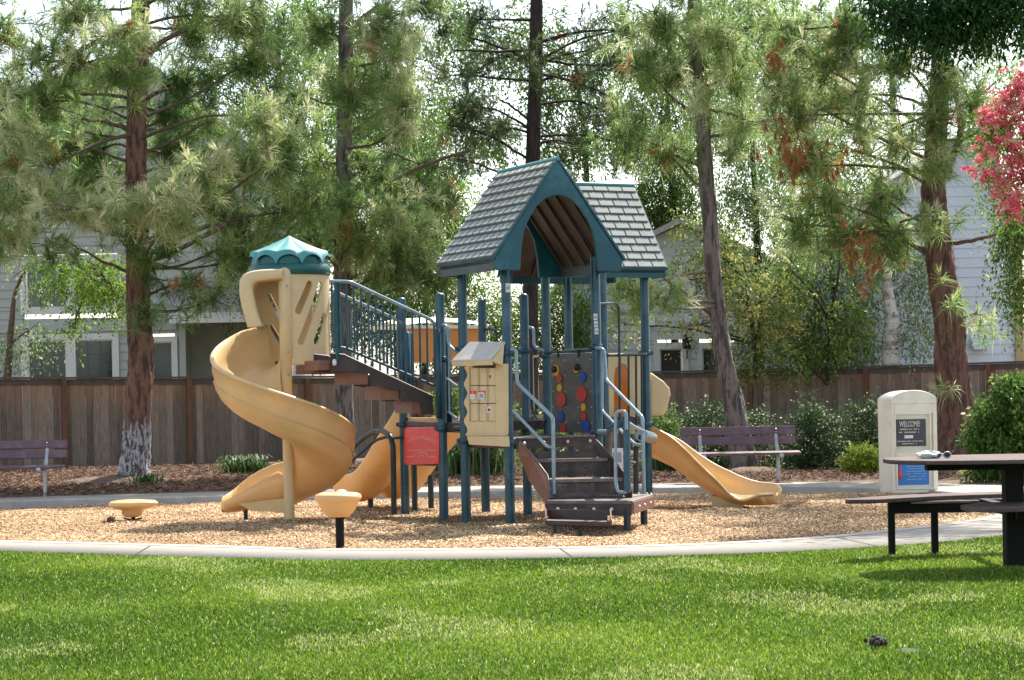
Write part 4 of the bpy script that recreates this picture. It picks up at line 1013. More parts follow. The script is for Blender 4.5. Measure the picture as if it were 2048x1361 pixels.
# spiral slide ---------------------------------------------------------------
pc = P(579, 1045, 21.9); zg = zpit(21.9); cx, cy = pc.x, pc.y
rings = []
def bedz(th):       # th in degrees from 100 to 460
    return float(np.interp(th, [95, 135, 180, 225, 270, 315, 360, 405, 450, 480], [1.60, 1.50, 1.27, 1.06, .84, .62, .39, .20, .07, .05]))
def prof(h, ro_=.76, exit_=0, hi=.22):
    f = min(1, h/.40); e = min(1, hi/.22)
    a = [(ro_+.030, h-.015), (ro_+.015, h+.005), (ro_-.012, h), (ro_-.035, h*.6), (ro_-.075, .16*f), (ro_-.16, .05*f), (ro_-.28, .008), (.34, .0), (.22, .03*e), (.14, .09*e), (.10, hi*.7), (.085, hi), (.065, hi)]
    b = [(.06, hi*.6), (.08, .04*e), (.14, -.02), (.24, -.06), (.34, -.08), (ro_-.24, -.075), (ro_-.13, -.045), (ro_-.06, .02*f), (ro_-.045, .07*f), (ro_-.02, .09*f), (ro_-.008, .2*f), (ro_, .24*f), (ro_+.012, .27*f), (ro_+.012, h-.035*f), (ro_+.03, h-.03*f)]
    return a+b
for th in range(112, 451, 6):
    t = R(th); h = float(np.interp(th, [100, 170, 200, 300, 400, 450], [.46, .44, .42, .43, .43, .40])); ro_ = float(np.interp(th, [100, 180, 270, 360, 450], [.74, .80, .78, .72, .62]))
    d = Vector((math.cos(t), math.sin(t), 0)); z = bedz(th); rings.append([Vector((cx, cy, z))+d*a+Zv*b for a, b in prof(h, ro_)])
# straight run-out to the left of the post
for k, dx in enumerate((.12, .25, .38, .50, .59, .66, .71, .745, .765)):
    h = [.40, .385, .35, .30, .24, .18, .14, .11, .085][k]; z = [.07, .05, .03, .015, .005, .0, .0, .005, .012][k]; hi = [.32, .28, .22, .17, .13, .10, .08, .07, .06][k]
    q = [0, 0, .0, .0, .012, .04, .085, .15, .24][k]
    rings.append([Vector((cx-dx, cy-.02*k, z))+Vector((0, .06+q+(a-.06)*(.60-2*q)/.60, 0))+Zv*b*(1 if b > 0 else .8) for a, b in prof(h, .62-q, hi=hi)])
g = MB(); g.sweep(rings); sp = g.build('spiral_slide', M['tan'], ps); sp['label'] = 'left slide winding once round its post'
# moulded rib along the outer wall
for ro2, zz in ((.80, .27),):
    g = MB(); g.tube([Vector((cx, cy, bedz(th)+.17))+Vector((math.cos(R(th)), math.sin(R(th)), 0))*float(np.interp(th, [100, 180, 270, 360, 450], [.735, .795, .775, .715, .61])) for th in range(190, 430, 6)], .008, 6); g.build('moulded_rib', M['tan'], sp)
# skirt below the run-out
g = MB(); g.prism([(cx-.02, cy-.03, zg+.10), (cx-.02, cy-.03, .10), (cx-.55, cy-.04, .05), (cx-.42, cy-.04, -.03)], (0, .02, 0)); g.build('skirt', M['tan'], sp)
g = MB(); q = P(484, 1030, 21.85); g.lathe((q.x, q.y+.3, 0), [(.024, zg-.1), (.024, .02)], 10); g.build('leg', M['darkblue'], sp)
zt_sp = P(575, 536, 21.9).z
g = MB(); g.lathe((cx, cy, 0), [(.055, zg+.03), (.058, zg+.05), (.058, 1.62), (.07, 1.63), (.07, zt_sp-.06), (.055, zt_sp-.02), (.03, zt_sp), (.001, zt_sp+.01)], 20); po = g.build('centre_post', M['cream'], ps)
g = MB(); g.lathe((cx, cy, 0), [(.045, zg-.1), (.045, zg+.04)], 14); 
for zz in (1.70, 2.42, 1.45): bolt(g, Vector((cx+.03, cy-.062, zz)), .016)
g.build('post_foot', M['galv'], po)
# tower drum with slotted panels
tcx, tcy, TR = cx+.005, cy+.44, .44
z0t, z1t = P(620, 728, 21.9).z, P(620, 540, 21.9).z
def DP(th, z, r_=TR): return Vector((tcx+r_*math.cos(R(th)), tcy+r_*math.sin(R(th)), z))
def inslot(th, z, slots):
    for (ta, za, tb, zb2, hw) in slots:
        dx, dz = (tb-ta)*TR*PI/180, zb2-za; L2 = dx*dx+dz*dz; px_, pz_ = (th-ta)*TR*PI/180, z-za; q = max(0, min(1, (px_*dx+pz_*dz)/L2))
        if math.hypot(px_-q*dx, pz_-q*dz) < hw: return True
    return False
def drum_panel(t0, t1, slots, name='tower_panel', z0=z0t, z1=z1t, flat=0):
    # curved plate as a fine grid with capsule cut-outs; slot rims snapped onto the capsule outline
    nt_, nz_ = int((t1-t0)/1.5), 64; g = MB(); idx = {}; vs = []
    keep = np.zeros((nt_, nz_), bool)
    for i in range(nt_):
        for j in range(nz_):
            th = lerp(t0, t1, (i+.5)/nt_); z = lerp(z0, z1, (j+.5)/nz_); keep[i, j] = not inslot(th, z, slots)
    def snap(th, z):
        for (ta, za, tb, zb2, hw) in slots:
            kx = TR*PI/180; dx, dz = (tb-ta)*kx, zb2-za; L2 = dx*dx+dz*dz; px_, pz_ = (th-ta)*kx, z-za; q = max(0, min(1, (px_*dx+pz_*dz)/L2))
            ex, ez = px_-q*dx, pz_-q*dz; d = math.hypot(ex, ez)
            if abs(d-hw) < .013 and d > 1e-6: return th+ex/d*(hw-d)/kx, z+ez/d*(hw-d)
        return th, z
    def vid(i, j, s_):
        k = (i, j, s_)
        if k not in idx:
            th, z = snap(lerp(t0, t1, i/nt_), lerp(z0, z1, j/nz_)); idx[k] = len(vs); vs.append(DP(th, z, TR if s_ == 0 else TR-.03))
        return idx[k]
    fs = []
    for i in range(nt_):
        for j in range(nz_):
            if not keep[i, j]: continue
            fs.append((vid(i, j, 0), vid(i+1, j, 0), vid(i+1, j+1, 0), vid(i, j+1, 0))); fs.append((vid(i, j+1, 1), vid(i+1, j+1, 1), vid(i+1, j, 1), vid(i, j, 1)))
            for (a, b, ii, jj) in (((i, j), (i+1, j), i, j-1), ((i+1, j), (i+1, j+1), i+1, j), ((i+1, j+1), (i, j+1), i, j+1), ((i, j+1), (i, j), i-1, j)):
                if ii < 0 or jj < 0 or ii >= nt_ or jj >= nz_ or not keep[ii, jj]:
                    fs.append((vid(*b, 0), vid(*a, 0), vid(*a, 1), vid(*b, 1)))
    g.add(vs, fs, False); return g.build(name, M['cream'], ps)
zz = lambda y: P(620, y, 21.7).z
frt = [(288, zz(620), 306, zz(566), .040), (291, zz(682), 326, zz(568), .040), (316, zz(682), 333, zz(632), .040)]
drum_panel(276, 362, frt)
drum_panel(60, 148, [(130, zz(582), 110, zz(636), .026), (127, zz(648), 104, zz(700), .026)])
drum_panel(0, 22, [])
drum_panel(148, 170, [], z0=zz(650))
# entry hood: rolled frame sweeping out on the left
ya, yb = 21.85, 21.6
def HPt(px, py, Y=21.75): return P(px, py, Y)
outer = catmull([HPt(564, 538), HPt(520, 540), HPt(495, 546), HPt(482, 560), HPt(481, 590), HPt(487, 620), HPt(497, 655)], 6)
inner = catmull([HPt(564, 558), HPt(530, 561), HPt(510, 566), HPt(505, 578), HPt(508, 598), HPt(513, 622), HPt(524, 652)], 6)
g = MB(); ringsH = []
for a, b in zip(outer, inner):
    m_ = (a+b)/2; ringsH.append([a+Vector((0, .04, 0)), a+Vector((-.01, .0, .0)), a.lerp(m_, .4)+Vector((0, -.03, 0)), b.lerp(m_, .4)+Vector((0, -.02, 0)), b, b+Vector((0, .035, 0)), b+Vector((0, .30, 0)), b+Vector((0, .30, 0))+(a-b)*.15, b+(a-b)*.15+Vector((0, .06, 0)), a+(b-a)*.12+Vector((0, .28, 0)), a+Vector((0, .28, 0))])
g.sweep(ringsH); g.build('entry_hood', M['cream'], ps)
# tower floor
g = MB(); g.lathe((tcx+.1, tcy, 0), [(.001, 1.57), (.28, 1.57), (.28, 1.60), (.001, 1.60)], 30); g.build('deck', M['deck'], ps)
g = MB(); q = P(612, 735, 22.2); g.box((q.x, q.y, 1.50), .09, .2, .05); g.box((q.x+.22, q.y-.05, 1.50), .13, .3, .055); g.build('deck_beam', M['litbrown'], ps)
# scalloped dome
zr0, zr1, zap = P(575, 547, 21.9).z, P(575, 530, 21.9).z, P(570, 474, 22.3).z
g = MB(); g.lathe((tcx, tcy, 0), [(TR-.02, zr0-.01), (TR+.012, zr0-.01), (TR+.016, zr1), (TR-.005, zr1+.01), (TR-.005, zr1+.02), (TR-.04, zr1+.02)], 72); dm = g.build('roof_drum', M['bandteal'], ps)
g = MB(); NS = 10; rings = []
prof_d = [(.001, 1.0), (.12, .90), (.3, .77), (.5, .63), (.7, .51), (.85, .43), (.94, .39), (1.0, .0)]
q_ = 8
for rr_, hh_ in prof_d:
    ring = []
    for k in range(NS*q_):
        ph = (k % q_)/q_; bulge = math.sin(PI*ph)*.024*rr_; th = 2*PI*k/(NS*q_)+.1
        r2 = (TR+.015)*rr_+bulge*.35; z = zr1+.015+(zap-zr1)*hh_+bulge
        if rr_ >= .99: z = zr1+.012+math.sin(PI*ph)**.5*.105; r2 = (TR+.02)*(1.0-.02*math.sin(PI*ph))
        ring.append(Vector((tcx+r2*math.cos(th), tcy+r2*math.sin(th), z)))
    rings.append(ring)
g.sweep(rings, caps=False); g.build('scalloped_roof', M['tealroof'], dm)
g = MB()
g.lathe((tcx, tcy, 0), [(TR-.012, zr1+.0), (TR-.014, zr1+.05), (TR-.02, zr1+.10), (TR-.05, zr1+.16), (TR-.12, zr1+.18)], 64); g.build('roof_band', M['bandteal'], dm)
# ================================================================ OTHER THINGS
# stepping pods
def pod(label, px, ptop, Y, rx, flat=False):
    base = P(px, ptop, Y); r0 = thing('stepping_pod', label, 'stepping pod', (base.x, base.y, zpit(Y)), 'tan stepping pods beside the spiral slide')
    return r0, base
r0, b = pod('tan flared stepping pod on a thick dark stem, just behind the front walk', 676, 988, 16.9, .21)
s_ = F/16.9; rr_ = 47/s_
g = MB(); g.lathe((b.x, b.y, b.z), [(.001, .004), (rr_*.35, .012), (rr_*.8, .006), (rr_*.96, -.006), (rr_, -.03), (rr_*.98, -.05), (rr_*.90, -.062), (rr_*.84, -.085), (rr_*.74, -.13), (rr_*.58, -.17), (rr_*.4, -.192), (.05, -.197)], 36)
g.build('cap', mat('pod_tan_plastic', (.78, .46, .19), .5, noise=.06, nscale=4, trans=.14, tcol=(.9, .5, .1), dirt=(.6, .42, .24), dscale=3), r0)
g = MB(); g.lathe((b.x+.01, b.y, 0), [(.036, zpit(16.9)-.1), (.036, b.z-.19)], 16); g.build('stem', M['tabledark'], r0)
g = MB(); g.lathe((b.x+.03, b.y+.0, b.z+.005), [(.05, 0), (.04, .02), (.02, .028), (.001, .03)], 14); g.build('knob', M['signcream'], r0)
r0, b = pod('low tan stepping pod with a sunlit leaf-shaped top and a dark cone lying in front', 264, 1003, 22.2, .25)
g = MB(); s_ = F/22.2; rings = []
prf = [(.001, .0), (.5, .015), (.9, .006), (1, -.015), (1.0, -.035), (.93, -.05), (.75, -.075), (.45, -.095), (.42, -.15), (.30, -.172), (.05, -.175)]
for q, h in prf:
    ring = []
    for k in range(40):
        t = 2*PI*k/40; w_ = 1+.12*math.cos(3*t+.4) if q > .5 else 1
        ring.append(Vector((b.x+math.cos(t)*q*47/s_*w_, b.y+math.sin(t)*q*47/s_*w_*.95, b.z+h)))
    rings.append(ring)
g.sweep(rings, caps=False); g.build('cap', M['tan'], r0)
g = MB(); g.lathe((b.x+.01, b.y, 0), [(.022, zpit(22.2)-.08), (.022, b.z-.17)], 12)
for a in (-.10, .10): g.tube([(b.x+.01, b.y, b.z-.21), (b.x+.01+a, b.y-.02, b.z-.185)], .008, 6)
g.build('stem', M['tabledark'], r0)
# pine cone on the chips
q = G(222, 1049, zpit(21.2)); rc = thing('pine_cone', 'dark brown pine cone lying on the chips in front of the low pod', 'pine cone', q)
g = MB(); ax = Vector((1, .2, .15)).normalized(); c = q+Vector((0, 0, .045))
g.lathe(c-ax*.05, [(.001, 0), (.025, .01), (.035, .04), (.03, .075), (.001, .105)], 12, ax)
o_ = ax.orthogonal().normalized(); p_ = ax.cross(o_)
for i in range(60):
    t = i*2.4; s_ = i/60; d = o_*math.cos(t)+p_*math.sin(t); rr = .030+.016*math.sin(PI*min(1, s_*1.1)); e = c-ax*.05+ax*(.008+.09*s_)
    g.add([e+d*rr*.5+ax.cross(d)*.009, e+d*rr*.5-ax.cross(d)*.009, e+d*(rr+.008)-ax*.004, e+d*rr*.8+ax*.008], [(0, 1, 2), (1, 3, 2), (3, 0, 2)])
g.build('scales', M['cone'], rc)

# benches ----------------------------------------------------------------
def bench(label, loc, rz, L_=1.66):
    r0 = thing('park_bench', label, 'bench', (0, 0, 0), 'purple-brown slatted benches on the walk')
    h = L_/2
    for z, y in ((.72, .16), (.58, .135)):          # backrest boards, tilted
        g = MB(); g.box((0, y, z), h, .018, .058, (1, 0, 0), Vector((0, .97, -.22))); g.build('backrest_board', M['benchslat'], r0, bevel=.006)
    for i, y in enumerate((-.26, -.13, .0)):
        g = MB(); g.box((0, y, .415-.008*abs(i-1)), h, .055, .018, (1, 0, 0), Vector((0, 1, .05))); g.build('seat_board', M['benchslat'], r0, bevel=.006)
    for x in (-h*.66, h*.66):
        g = MB()
        g.tube(fillet([(x, -.02, -.12), (x, .0, .385), (x, .05, .40), (x, .14, .62), (x, .18, .74)], .05), .026, 12); lg = g.build('leg', M['galv'], r0)
        g = MB(); g.tube([(x, -.31, .375), (x, .06, .375)], .022, 10); g.lathe((x, -.31, .375), [(.036, 0), (.036, .01), (.02, .016), (.001, .017)], 14, Vector((0, -1, 0))); g.build('seat_arm', M['galv'], r0)
        g = MB()
        for z, y in ((.74, .125), (.70, .118), (.60, .10), (.56, .092)): g.lathe((x, y+.002, z), [(.010, 0), (.010, .006), (.001, .012)], 8, Vector((0, -1, .2)))
        g.build('bolt', M['bolt'], r0)
    r0.location = loc; r0.rotation_euler = (0, 0, rz)
    return r0
q = P(1480, 950, 28.5); bench('purple-brown slatted bench behind the foot of the right slide', (q.x, q.y, zpath(28.5)-.0), R(2))
q = P(14, 950, 28.5); bench('purple-brown slatted bench before the fence at left, cut by the frame', (q.x, q.y, zpath(28.5)), R(-3))

# welcome sign -------------------------------------------------------------
YS = 24.8; KS = YS/20.9
sg = thing('welcome_sign', 'cream arched park sign with black WELCOME panel and blue notice below', 'sign', fl(P(1825, 1005, YS), zpath(YS)))
fl2 = lambda px, py, Y=YS: P(px, py, Y)
zb = zpath(YS)-.03
xl, xr = fl2(1784, 900).x, fl2(1875, 900).x
zt0 = fl2(1826, 805).z; ztp = fl2(1826, 779).z
xm = (xl+xr)/2; hw = (xr-xl)/2
def archtop(x): q = (x-xm)/hw; return zt0+(ztp-zt0)*math.sqrt(max(0, 1-q*q*.86))-.012
# front face with two rounded openings, made of strips
o1_ = (fl2(1789, 900).x+.01, fl2(1861, 900).x, fl2(1826, 902).z, fl2(1826, 828).z)
o2_ = (fl2(1794, 950).x, fl2(1868, 950).x, fl2(1826, 978).z, fl2(1826, 912).z)
g = MB(); D_ = .02
def fbox(x0, x1, z0, z1, y0, y1): g.box(((x0+x1)/2, (y0+y1)/2, (z0+z1)/2), (x1-x0)/2, (y1-y0)/2, (z1-z0)/2)
ox0, ox1 = min(o1_[0], o2_[0]), max(o1_[1], o2_[1])
yf = YS
fbox(xl, ox0, zb, zt0-.02, yf, yf+.034); fbox(ox1, xr, zb, zt0-.02, yf, yf+.034)
fbox(ox0, ox1, zb, o2_[2], yf, yf+.034); fbox(ox0, ox1, o2_[3], o1_[2], yf-.001, yf+.034); fbox(ox0, ox1, o1_[3], zt0-.02, yf, yf+.034)
top = [(xl, yf, zt0-.02), (xr, yf, zt0-.02)]+[(lerp(xr, xl, k/20), yf, archtop(lerp(xr, xl, k/20))) for k in range(21)]
g.prism(top, (0, .034, 0)); body = [(x_, yf+.0345, z_) for x_, _, z_ in [(xl+.004, 0, zb), (xr-.004, 0, zb)]+[(x_, 0, z_-.004) for x_, _, z_ in top[2:]]]
shell = g.build('shell', M['signcream'], sg, bevel=.008)
g = MB(); g.prism(body, (-.135, .18, 0)); g.build('body', M['signcream'], sg, bevel=.012)
for (x0, x1, z0, z1) in (o1_, o2_):
    g = MB(); r_ = .012
    for a_, b2 in (((x0, z0), (x1, z0)), ((x1, z0), (x1, z1)), ((x1, z1), (x0, z1)), ((x0, z1), (x0, z0))):
        g.tube([(a_[0], yf-.002, a_[1]), (b2[0], yf-.002, b2[1])], r_, 8)
    g.build('panel_frame', M['signcream'], sg)
sw, sz = (fl2(1852, 870).x-fl2(1791, 870).x)/2, (fl2(1820, 839).z-fl2(1820, 893).z)/2; c1 = fl2(1822, 866)
g = MB(); g.box((c1.x, yf+.025, c1.z), sw, .005, sz); f1_ = g.build('welcome_panel', M['signblack'], sg)
ux, uz = Vector((1, 0, 0)), Vector((0, 0, 1))
text_mesh('lettering', 'WELCOME!', .082*KS, M['lettering'], f1_, (c1.x-.01, yf+.017, fl2(1820, 849).z), ux*1, uz)
def greek(root, cx_, w_, z, h, m):       # a row of tiny unreadable letters
    w_ *= KS; h *= KS; g = MB(); x = cx_-w_/2
    while x < cx_+w_/2:
        l_ = random.uniform(.006, .012)
        if random.random() < .84: g.box((x+l_/2, yf+.0175, z), l_/2, .001, h/2*random.uniform(.7, 1))
        x += l_+.003
    g.build('small_print', M[m], root)
greek(f1_, c1.x-.015, .20, fl2(1820, 859).z, .014, 'lettering'); greek(f1_, c1.x-.015, .22, fl2(1820, 865).z, .014, 'lettering')
g = MB(); g.box((c1.x-.025, yf+.0175, fl2(1820, 874).z), .045*KS, .001, .016*KS); g.build('emblem', M['white'], f1_)
greek(f1_, c1.x-.01, .27, fl2(1820, 883).z, .012, 'lettering'); greek(f1_, c1.x-.02, .15, fl2(1820, 888).z, .010, 'lettering')
c2 = fl2(1829, 945); sw2, sz2 = (fl2(1857, 940).x-fl2(1794, 940).x)/2, (fl2(1820, 916).z-fl2(1820, 967).z)/2
g = MB(); g.box((c2.x-.01, yf+.03, c2.z), sw2, .005, sz2); f2_ = g.build('notice_panel', M['signblue'], sg)
th_x = fl2(1801, 950).x; zb3 = fl2(1801, 953).z
g = MB(); g.lathe((th_x, yf+.02, zb3), [(a*KS, b*KS) for a, b in ((.001, -.03), (.018, -.022), (.024, 0), (.018, .03), (.010, .06), (.006, .15), (.001, .155))], 16); g.build('thermometer', M['red'], f2_)
for k, yy in enumerate((923, 928, 933, 938, 943, 948, 953, 959)):
    greek(f2_, c2.x+.025, .21 if k % 3 else .17, fl2(1829, yy).z, .010, 'letterblue')

# picnic table --------------------------------------------------------------
YT = 14.0
tb = thing('picnic_table', 'brown round-edged picnic table with curved benches on dark posts at the right edge', 'picnic table', fl(P(2025, 1130, YT), 0))
pq = P(2026, 1000, YT); xT = pq.x
zT = P(1950, 915, YT).z
# table top: wide oval slab on a steel box beam
def slab(name, pts, z, th, m='tabletop'):
    g = MB(); g.prism([(x, y, z-th) for x, y in pts], (0, 0, th)); return g.build(name, M[m], tb, bevel=.008)
xe = P(1768, 912, YT).x; xfar = xT+(xT-xe)
hx, hy = (xfar-xe)/2, .46
tp_ = [(xT+hx*(abs(math.cos(t))**.75)*math.copysign(1, math.cos(t)), YT+hy*(abs(math.sin(t))**.8)*math.copysign(1, math.sin(t))) for t in np.linspace(0, 2*PI, 40)[:-1]]
slab('table_top', tp_, zT, .03)
g = MB(); g.box(((P(1852, 930, YT).x+xT+.45)/2, YT, P(1900, 929, YT).z), (xT+.45-P(1852, 930, YT).x)/2, .05, .04); g.box((xT-.02, YT, zT-.06), .13, .12, .025); g.build('top_beam', M['tabledark'], tb)
g = MB(); g.box((xT, YT, (zT-.05)/2-.1), .065, .065, (zT-.05)/2+.1-.002); g.build('post', M['tabledark'], tb, bevel=.01)
# rear curved bench (near the pit) and front bench
YB = 15.1
pts_u = [(1690, 998, 14.75), (1735, 994, 14.95), (1800, 990, 15.1), (1900, 986, 15.25), (2000, 985, 15.3), (2120, 985, 15.2)]
far_ = [P(*p) for p in pts_u]; zB = far_[3].z
nr = [Vector((p.x+.02*i-.0, p.y-.28+(.22 if i == 0 else 0), 0)) for i, p in enumerate(far_)]
fr_, nr_ = catmull([fl(p, 0) for p in far_], 5), catmull(nr, 5)
slab('bench_seat', [(p.x, p.y) for p in fr_]+[(p.x, p.y) for p in nr_[::-1]], zB, .032)
g = MB(); a, b = P(1778, 1010, 15.0), P(2110, 1008, 15.05); g.box(((a.x+b.x)/2, 15.0, zB-.085), (b.x-a.x)/2, .035, .045); g.build('bench_beam', M['tabledark'], tb)
g = MB(); g.box(((P(1820, 1000, 14.9).x+P(1975, 1000, 14.9).x)/2, 14.86, zB-.043), (P(1975, 1000, 14.9).x-P(1820, 1000, 14.9).x)/2, .02, .008); g.build('bench_bracket', M['decklip'], tb)
for px, py, YY in ((1783, 1058, 15.0), (1869, 1048, 15.05)):
    q = P(px, py, YY); g = MB(); g.box((q.x, YY, (zB-.04-.2)/2), .024, .024, (zB-.04+.2)/2); g.build('leg', M['tabledark'], tb, bevel=.004)
n0 = [(1921, 1008, 13.75), (1960, 1003, 13.95), (2060, 1001, 14.0), (2200, 999, 14.0)]; n1 = [(1930, 1010, 13.55), (1985, 1016, 13.4), (2060, 1012, 13.45), (2200, 1010, 13.5)]
fz = P(1985, 1016, 13.4).z
slab('bench_seat', [(P(*p).x, p[2]) for p in n0]+[(P(*p).x, p[2]) for p in n1[::-1]], fz, .035)
g = MB(); g.box((xT+.35, YT-.3, fz-.07), .4, .03, .035); g.box((xT, 14.4, fz-.07), .035, .5, .035, ); g.build('bench_arm', M['tabledark'], tb)
# things lying on the table
q = P(1857, 903, 13.95); q.z = zT
bg_ = thing('crumpled_bag', 'pale green crumpled bag lying on the left end of the picnic table', 'bag', q)
g = MB(); rings = []
for i in range(9):
    t = PI*i/8; ring = []
    for k in range(16):
        a = 2*PI*k/16; w_ = 1+random.uniform(-.18, .18); ring.append(Vector((q.x+math.cos(a)*math.sin(t)*.085*w_, q.y+math.sin(a)*math.sin(t)*.05*w_, zT+.026+.026*math.cos(t)*w_)))
    rings.append(ring)
g.sweep(rings, caps=True, smooth=False); g.build('bag_body', M['bag'], bg_)
q = P(1884, 903, 13.95); q.z = zT
cp = thing('sunglasses', 'dark pair of sunglasses with pale rims on the picnic table beside the crumpled bag', 'sunglasses', q)
g = MB()
for s_ in (-1, 1):
    c = Vector((q.x+s_*.033, q.y-.01, zT+.024)); g.tube([c+Vector((math.cos(t)*.026, 0, math.sin(t)*.02)) for t in np.linspace(0, 2*PI, 17)], .004, 6, caps=False)
g.tube([(q.x-.008, q.y-.01, zT+.03), (q.x+.008, q.y-.01, zT+.03)], .003, 6)
for s_ in (-1, 1): g.tube([(q.x+s_*.06, q.y-.01, zT+.028), (q.x+s_*.065, q.y+.12, zT+.008)], .003, 6)
g.build('rim', M['galv'], cp)
for s_ in (-1, 1):
    g = MB(); g.lathe((q.x+s_*.033, q.y-.009, zT+.024), [(.022, 0), (.018, .003), (.001, .004)], 14, Vector((0, -1, 0))); g.build('lens', M['black'], cp)

# ================================================================ PLANTS
def leaves_mesh(name, cen, dirs, size, var, m, parent, asp=.42):
    n = len(cen); r = RNG.normal(size=(n, 3)); d = dirs/np.linalg.norm(dirs, axis=1, keepdims=True)
    s_ = np.cross(d, r); s_ /= np.linalg.norm(s_, axis=1, keepdims=True)+1e-9; L_ = size[:, None]
    vs = np.stack([cen, cen+d*L_*.45+s_*L_*asp*.5, cen+d*L_, cen+d*L_*.45-s_*L_*asp*.5], 1).reshape(-1, 3)
    return np_obj(name, vs, np.arange(4*n).reshape(-1, 4), np.repeat(var, 4), m, parent)
def twig_cloud(blobs, leafsize, per=16, droop=.5, tl=.5, hue=.12):
    """blobs: (centre, radii, twigs) -> leaf centres, dirs, var"""
    cs, ds, vr, sz = [], [], [], []
    for (c, r, n) in blobs:
        n = int(n); c = np.array(c); r = np.array(r); q = RNG.normal(size=(n, 3)); q /= np.linalg.norm(q, axis=1, keepdims=True); rad = RNG.random(n)**.45
        st0 = c+q*rad[:, None]*r; out = q*.7+RNG.normal(0, .45, (n, 3)); out[:, 2] -= droop; out /= np.linalg.norm(out, axis=1, keepdims=True)
        tv = np.clip(RNG.normal(.45, hue, n), 0, 1)
        t = np.tile(np.linspace(0, 1, per), (n, 1))+RNG.normal(0, .03, (n, per)); L_ = tl*RNG.uniform(.6, 1.3, n)
        pos = st0[:, None, :]+out[:, None, :]*(t*L_[:, None])[..., None]+RNG.normal(0, leafsize*.45, (n, per, 3)); pos[..., 2] -= (t**2)*L_[:, None]*droop*.5
        dd = out[:, None, :]*.6+RNG.normal(0, .7, (n, per, 3)); dd[..., 2] -= .35+droop*.4
        cs.append(pos.reshape(-1, 3)); ds.append(dd.reshape(-1, 3)); vr.append(np.clip(tv[:, None]+RNG.normal(0, .16, (n, per)), 0, 1).ravel()); sz.append((leafsize*RNG.uniform(.7, 1.3, (n, per))).ravel())
    return np.concatenate(cs), np.concatenate(ds), np.concatenate(vr), np.concatenate(sz)
def wobble(pts, amp, n=4):
    c = catmull(pts, n); return [p+Vector((random.uniform(-1, 1), random.uniform(-1, 1), random.uniform(-.5, .5)))*amp for p in c]
def bark_tube(g, pts, radii, n=30, rough=.06):
    """trunk with ridged, uneven surface; pts world, radii per pt"""
    c = catmull(pts, 16); rr = catmull([(r, 0, 0) for r in radii], 16); rings = []
    ph = random.random()*9
    for i, (p, r) in enumerate(zip(c, rr)):
        ring = []
        for k in range(n):
            t = 2*PI*k/n; q = r.x*(1+rough*math.sin(5*t+ph+i*.21)+rough*.6*math.sin(9*t-i*.33)+random.uniform(-rough, rough)*.9); ring.append(p+Vector((math.cos(t)*q, math.sin(t)*q, 0)))
        rings.append(ring)
    g.sweep(rings)
def tufts(c, axis, L_, var, nu=14, nd=34, wid=.0050):
    """pine tufts: an upright brush plus a drooping skirt. c, axis (n,3); L_, var (n,)"""
    n = len(c); K_ = nu+nd; a = axis/np.linalg.norm(axis, axis=1, keepdims=True)
    q = RNG.normal(size=(n, K_, 3)); q -= (q*a[:, None]).sum(-1, keepdims=True)*a[:, None]; q /= np.linalg.norm(q, axis=-1, keepdims=True)
    ang = np.concatenate([RNG.uniform(.03, .42, (n, nu)), RNG.uniform(.6, 1.9, (n, nd))], 1)
    d = a[:, None]*np.cos(ang)[..., None]+q*np.sin(ang)[..., None]
    ln = L_[:, None]*np.concatenate([RNG.uniform(.55, .8, (n, nu)), RNG.uniform(.75, 1.15, (n, nd))], 1)
    drop = np.concatenate([np.zeros((n, nu)), RNG.uniform(.35, 1.0, (n, nd))], 1)
    b = c[:, None]-a[:, None]*(RNG.random((n, K_))*.35*L_[:, None]*(ang > .5))[..., None]
    mid = b+d*ln[..., None]*.5; mid[..., 2] -= drop*ln*.14; tip = b+d*(ln*(1-.25*drop))[..., None]; tip[..., 2] -= drop*ln*.6
    s_ = np.cross(d, RNG.normal(size=(n, K_, 3))); s_ /= np.linalg.norm(s_, axis=-1, keepdims=True); s_ *= wid
    vs = np.stack([b-s_*.8, b+s_*.8, mid-s_, mid+s_, tip], 2).reshape(-1, 3)
    i = np.arange(n*K_)[:, None]*5; fs = np.concatenate([i+[0, 1, 3], i+[0, 3, 2], i+[2, 3, 4]], 0)
    v = np.clip(var[:, None]+RNG.normal(0, .10, (n, K_)), 0, 1); v[:, :nu] = np.clip(v[:, :nu]+.08, 0, .9)
    dead = var > .92; v[~dead] = np.clip(v[~dead], 0, .9); v[dead] = RNG.uniform(.93, 1, (dead.sum(), K_))
    return vs, fs, np.repeat(v.ravel(), 5)
def blobs3(Y, bl):
    out = []
    for b in bl:
        px, py, rx, ry, n = b[:5]; dy = b[5] if len(b) > 5 else 0; yy = Y+dy; c = P(px, py, yy); s_ = F/yy
        out.append(((c.x, c.y, c.z), (rx/s_, max(rx, ry)/s_*.8, ry/s_), n, b[6] if len(b) > 6 else 0))
    return out
def trunk_of(root, Y, pts, wd, bark, name='trunk', rough=.06, dys=None):
    g = MB(); c = []; r = []
    for i, ((px, py), w_) in enumerate(zip(pts, wd)):
        yy = Y+(dys[i] if dys else 0); c.append(P(px, py, yy)); r.append(w_/2*yy/F)
    bark_tube(g, c, r, rough=rough); return g.build(name, M[bark], root), c
def limb(g, a, b, r0, r1, sag=.1):
    a, b = Vector(a), Vector(b); m_ = a.lerp(b, .5)+Vector((random.uniform(-.1, .1), random.uniform(-.1, .1), sag))*(b-a).length*.5
    c = catmull([a, m_, b], 6); n = len(c); g.tube([p+Vector((random.uniform(-1, 1),)*3)*.012 for p in c], [lerp(r0, r1, i/(n-1)) for i in range(n)], 7)
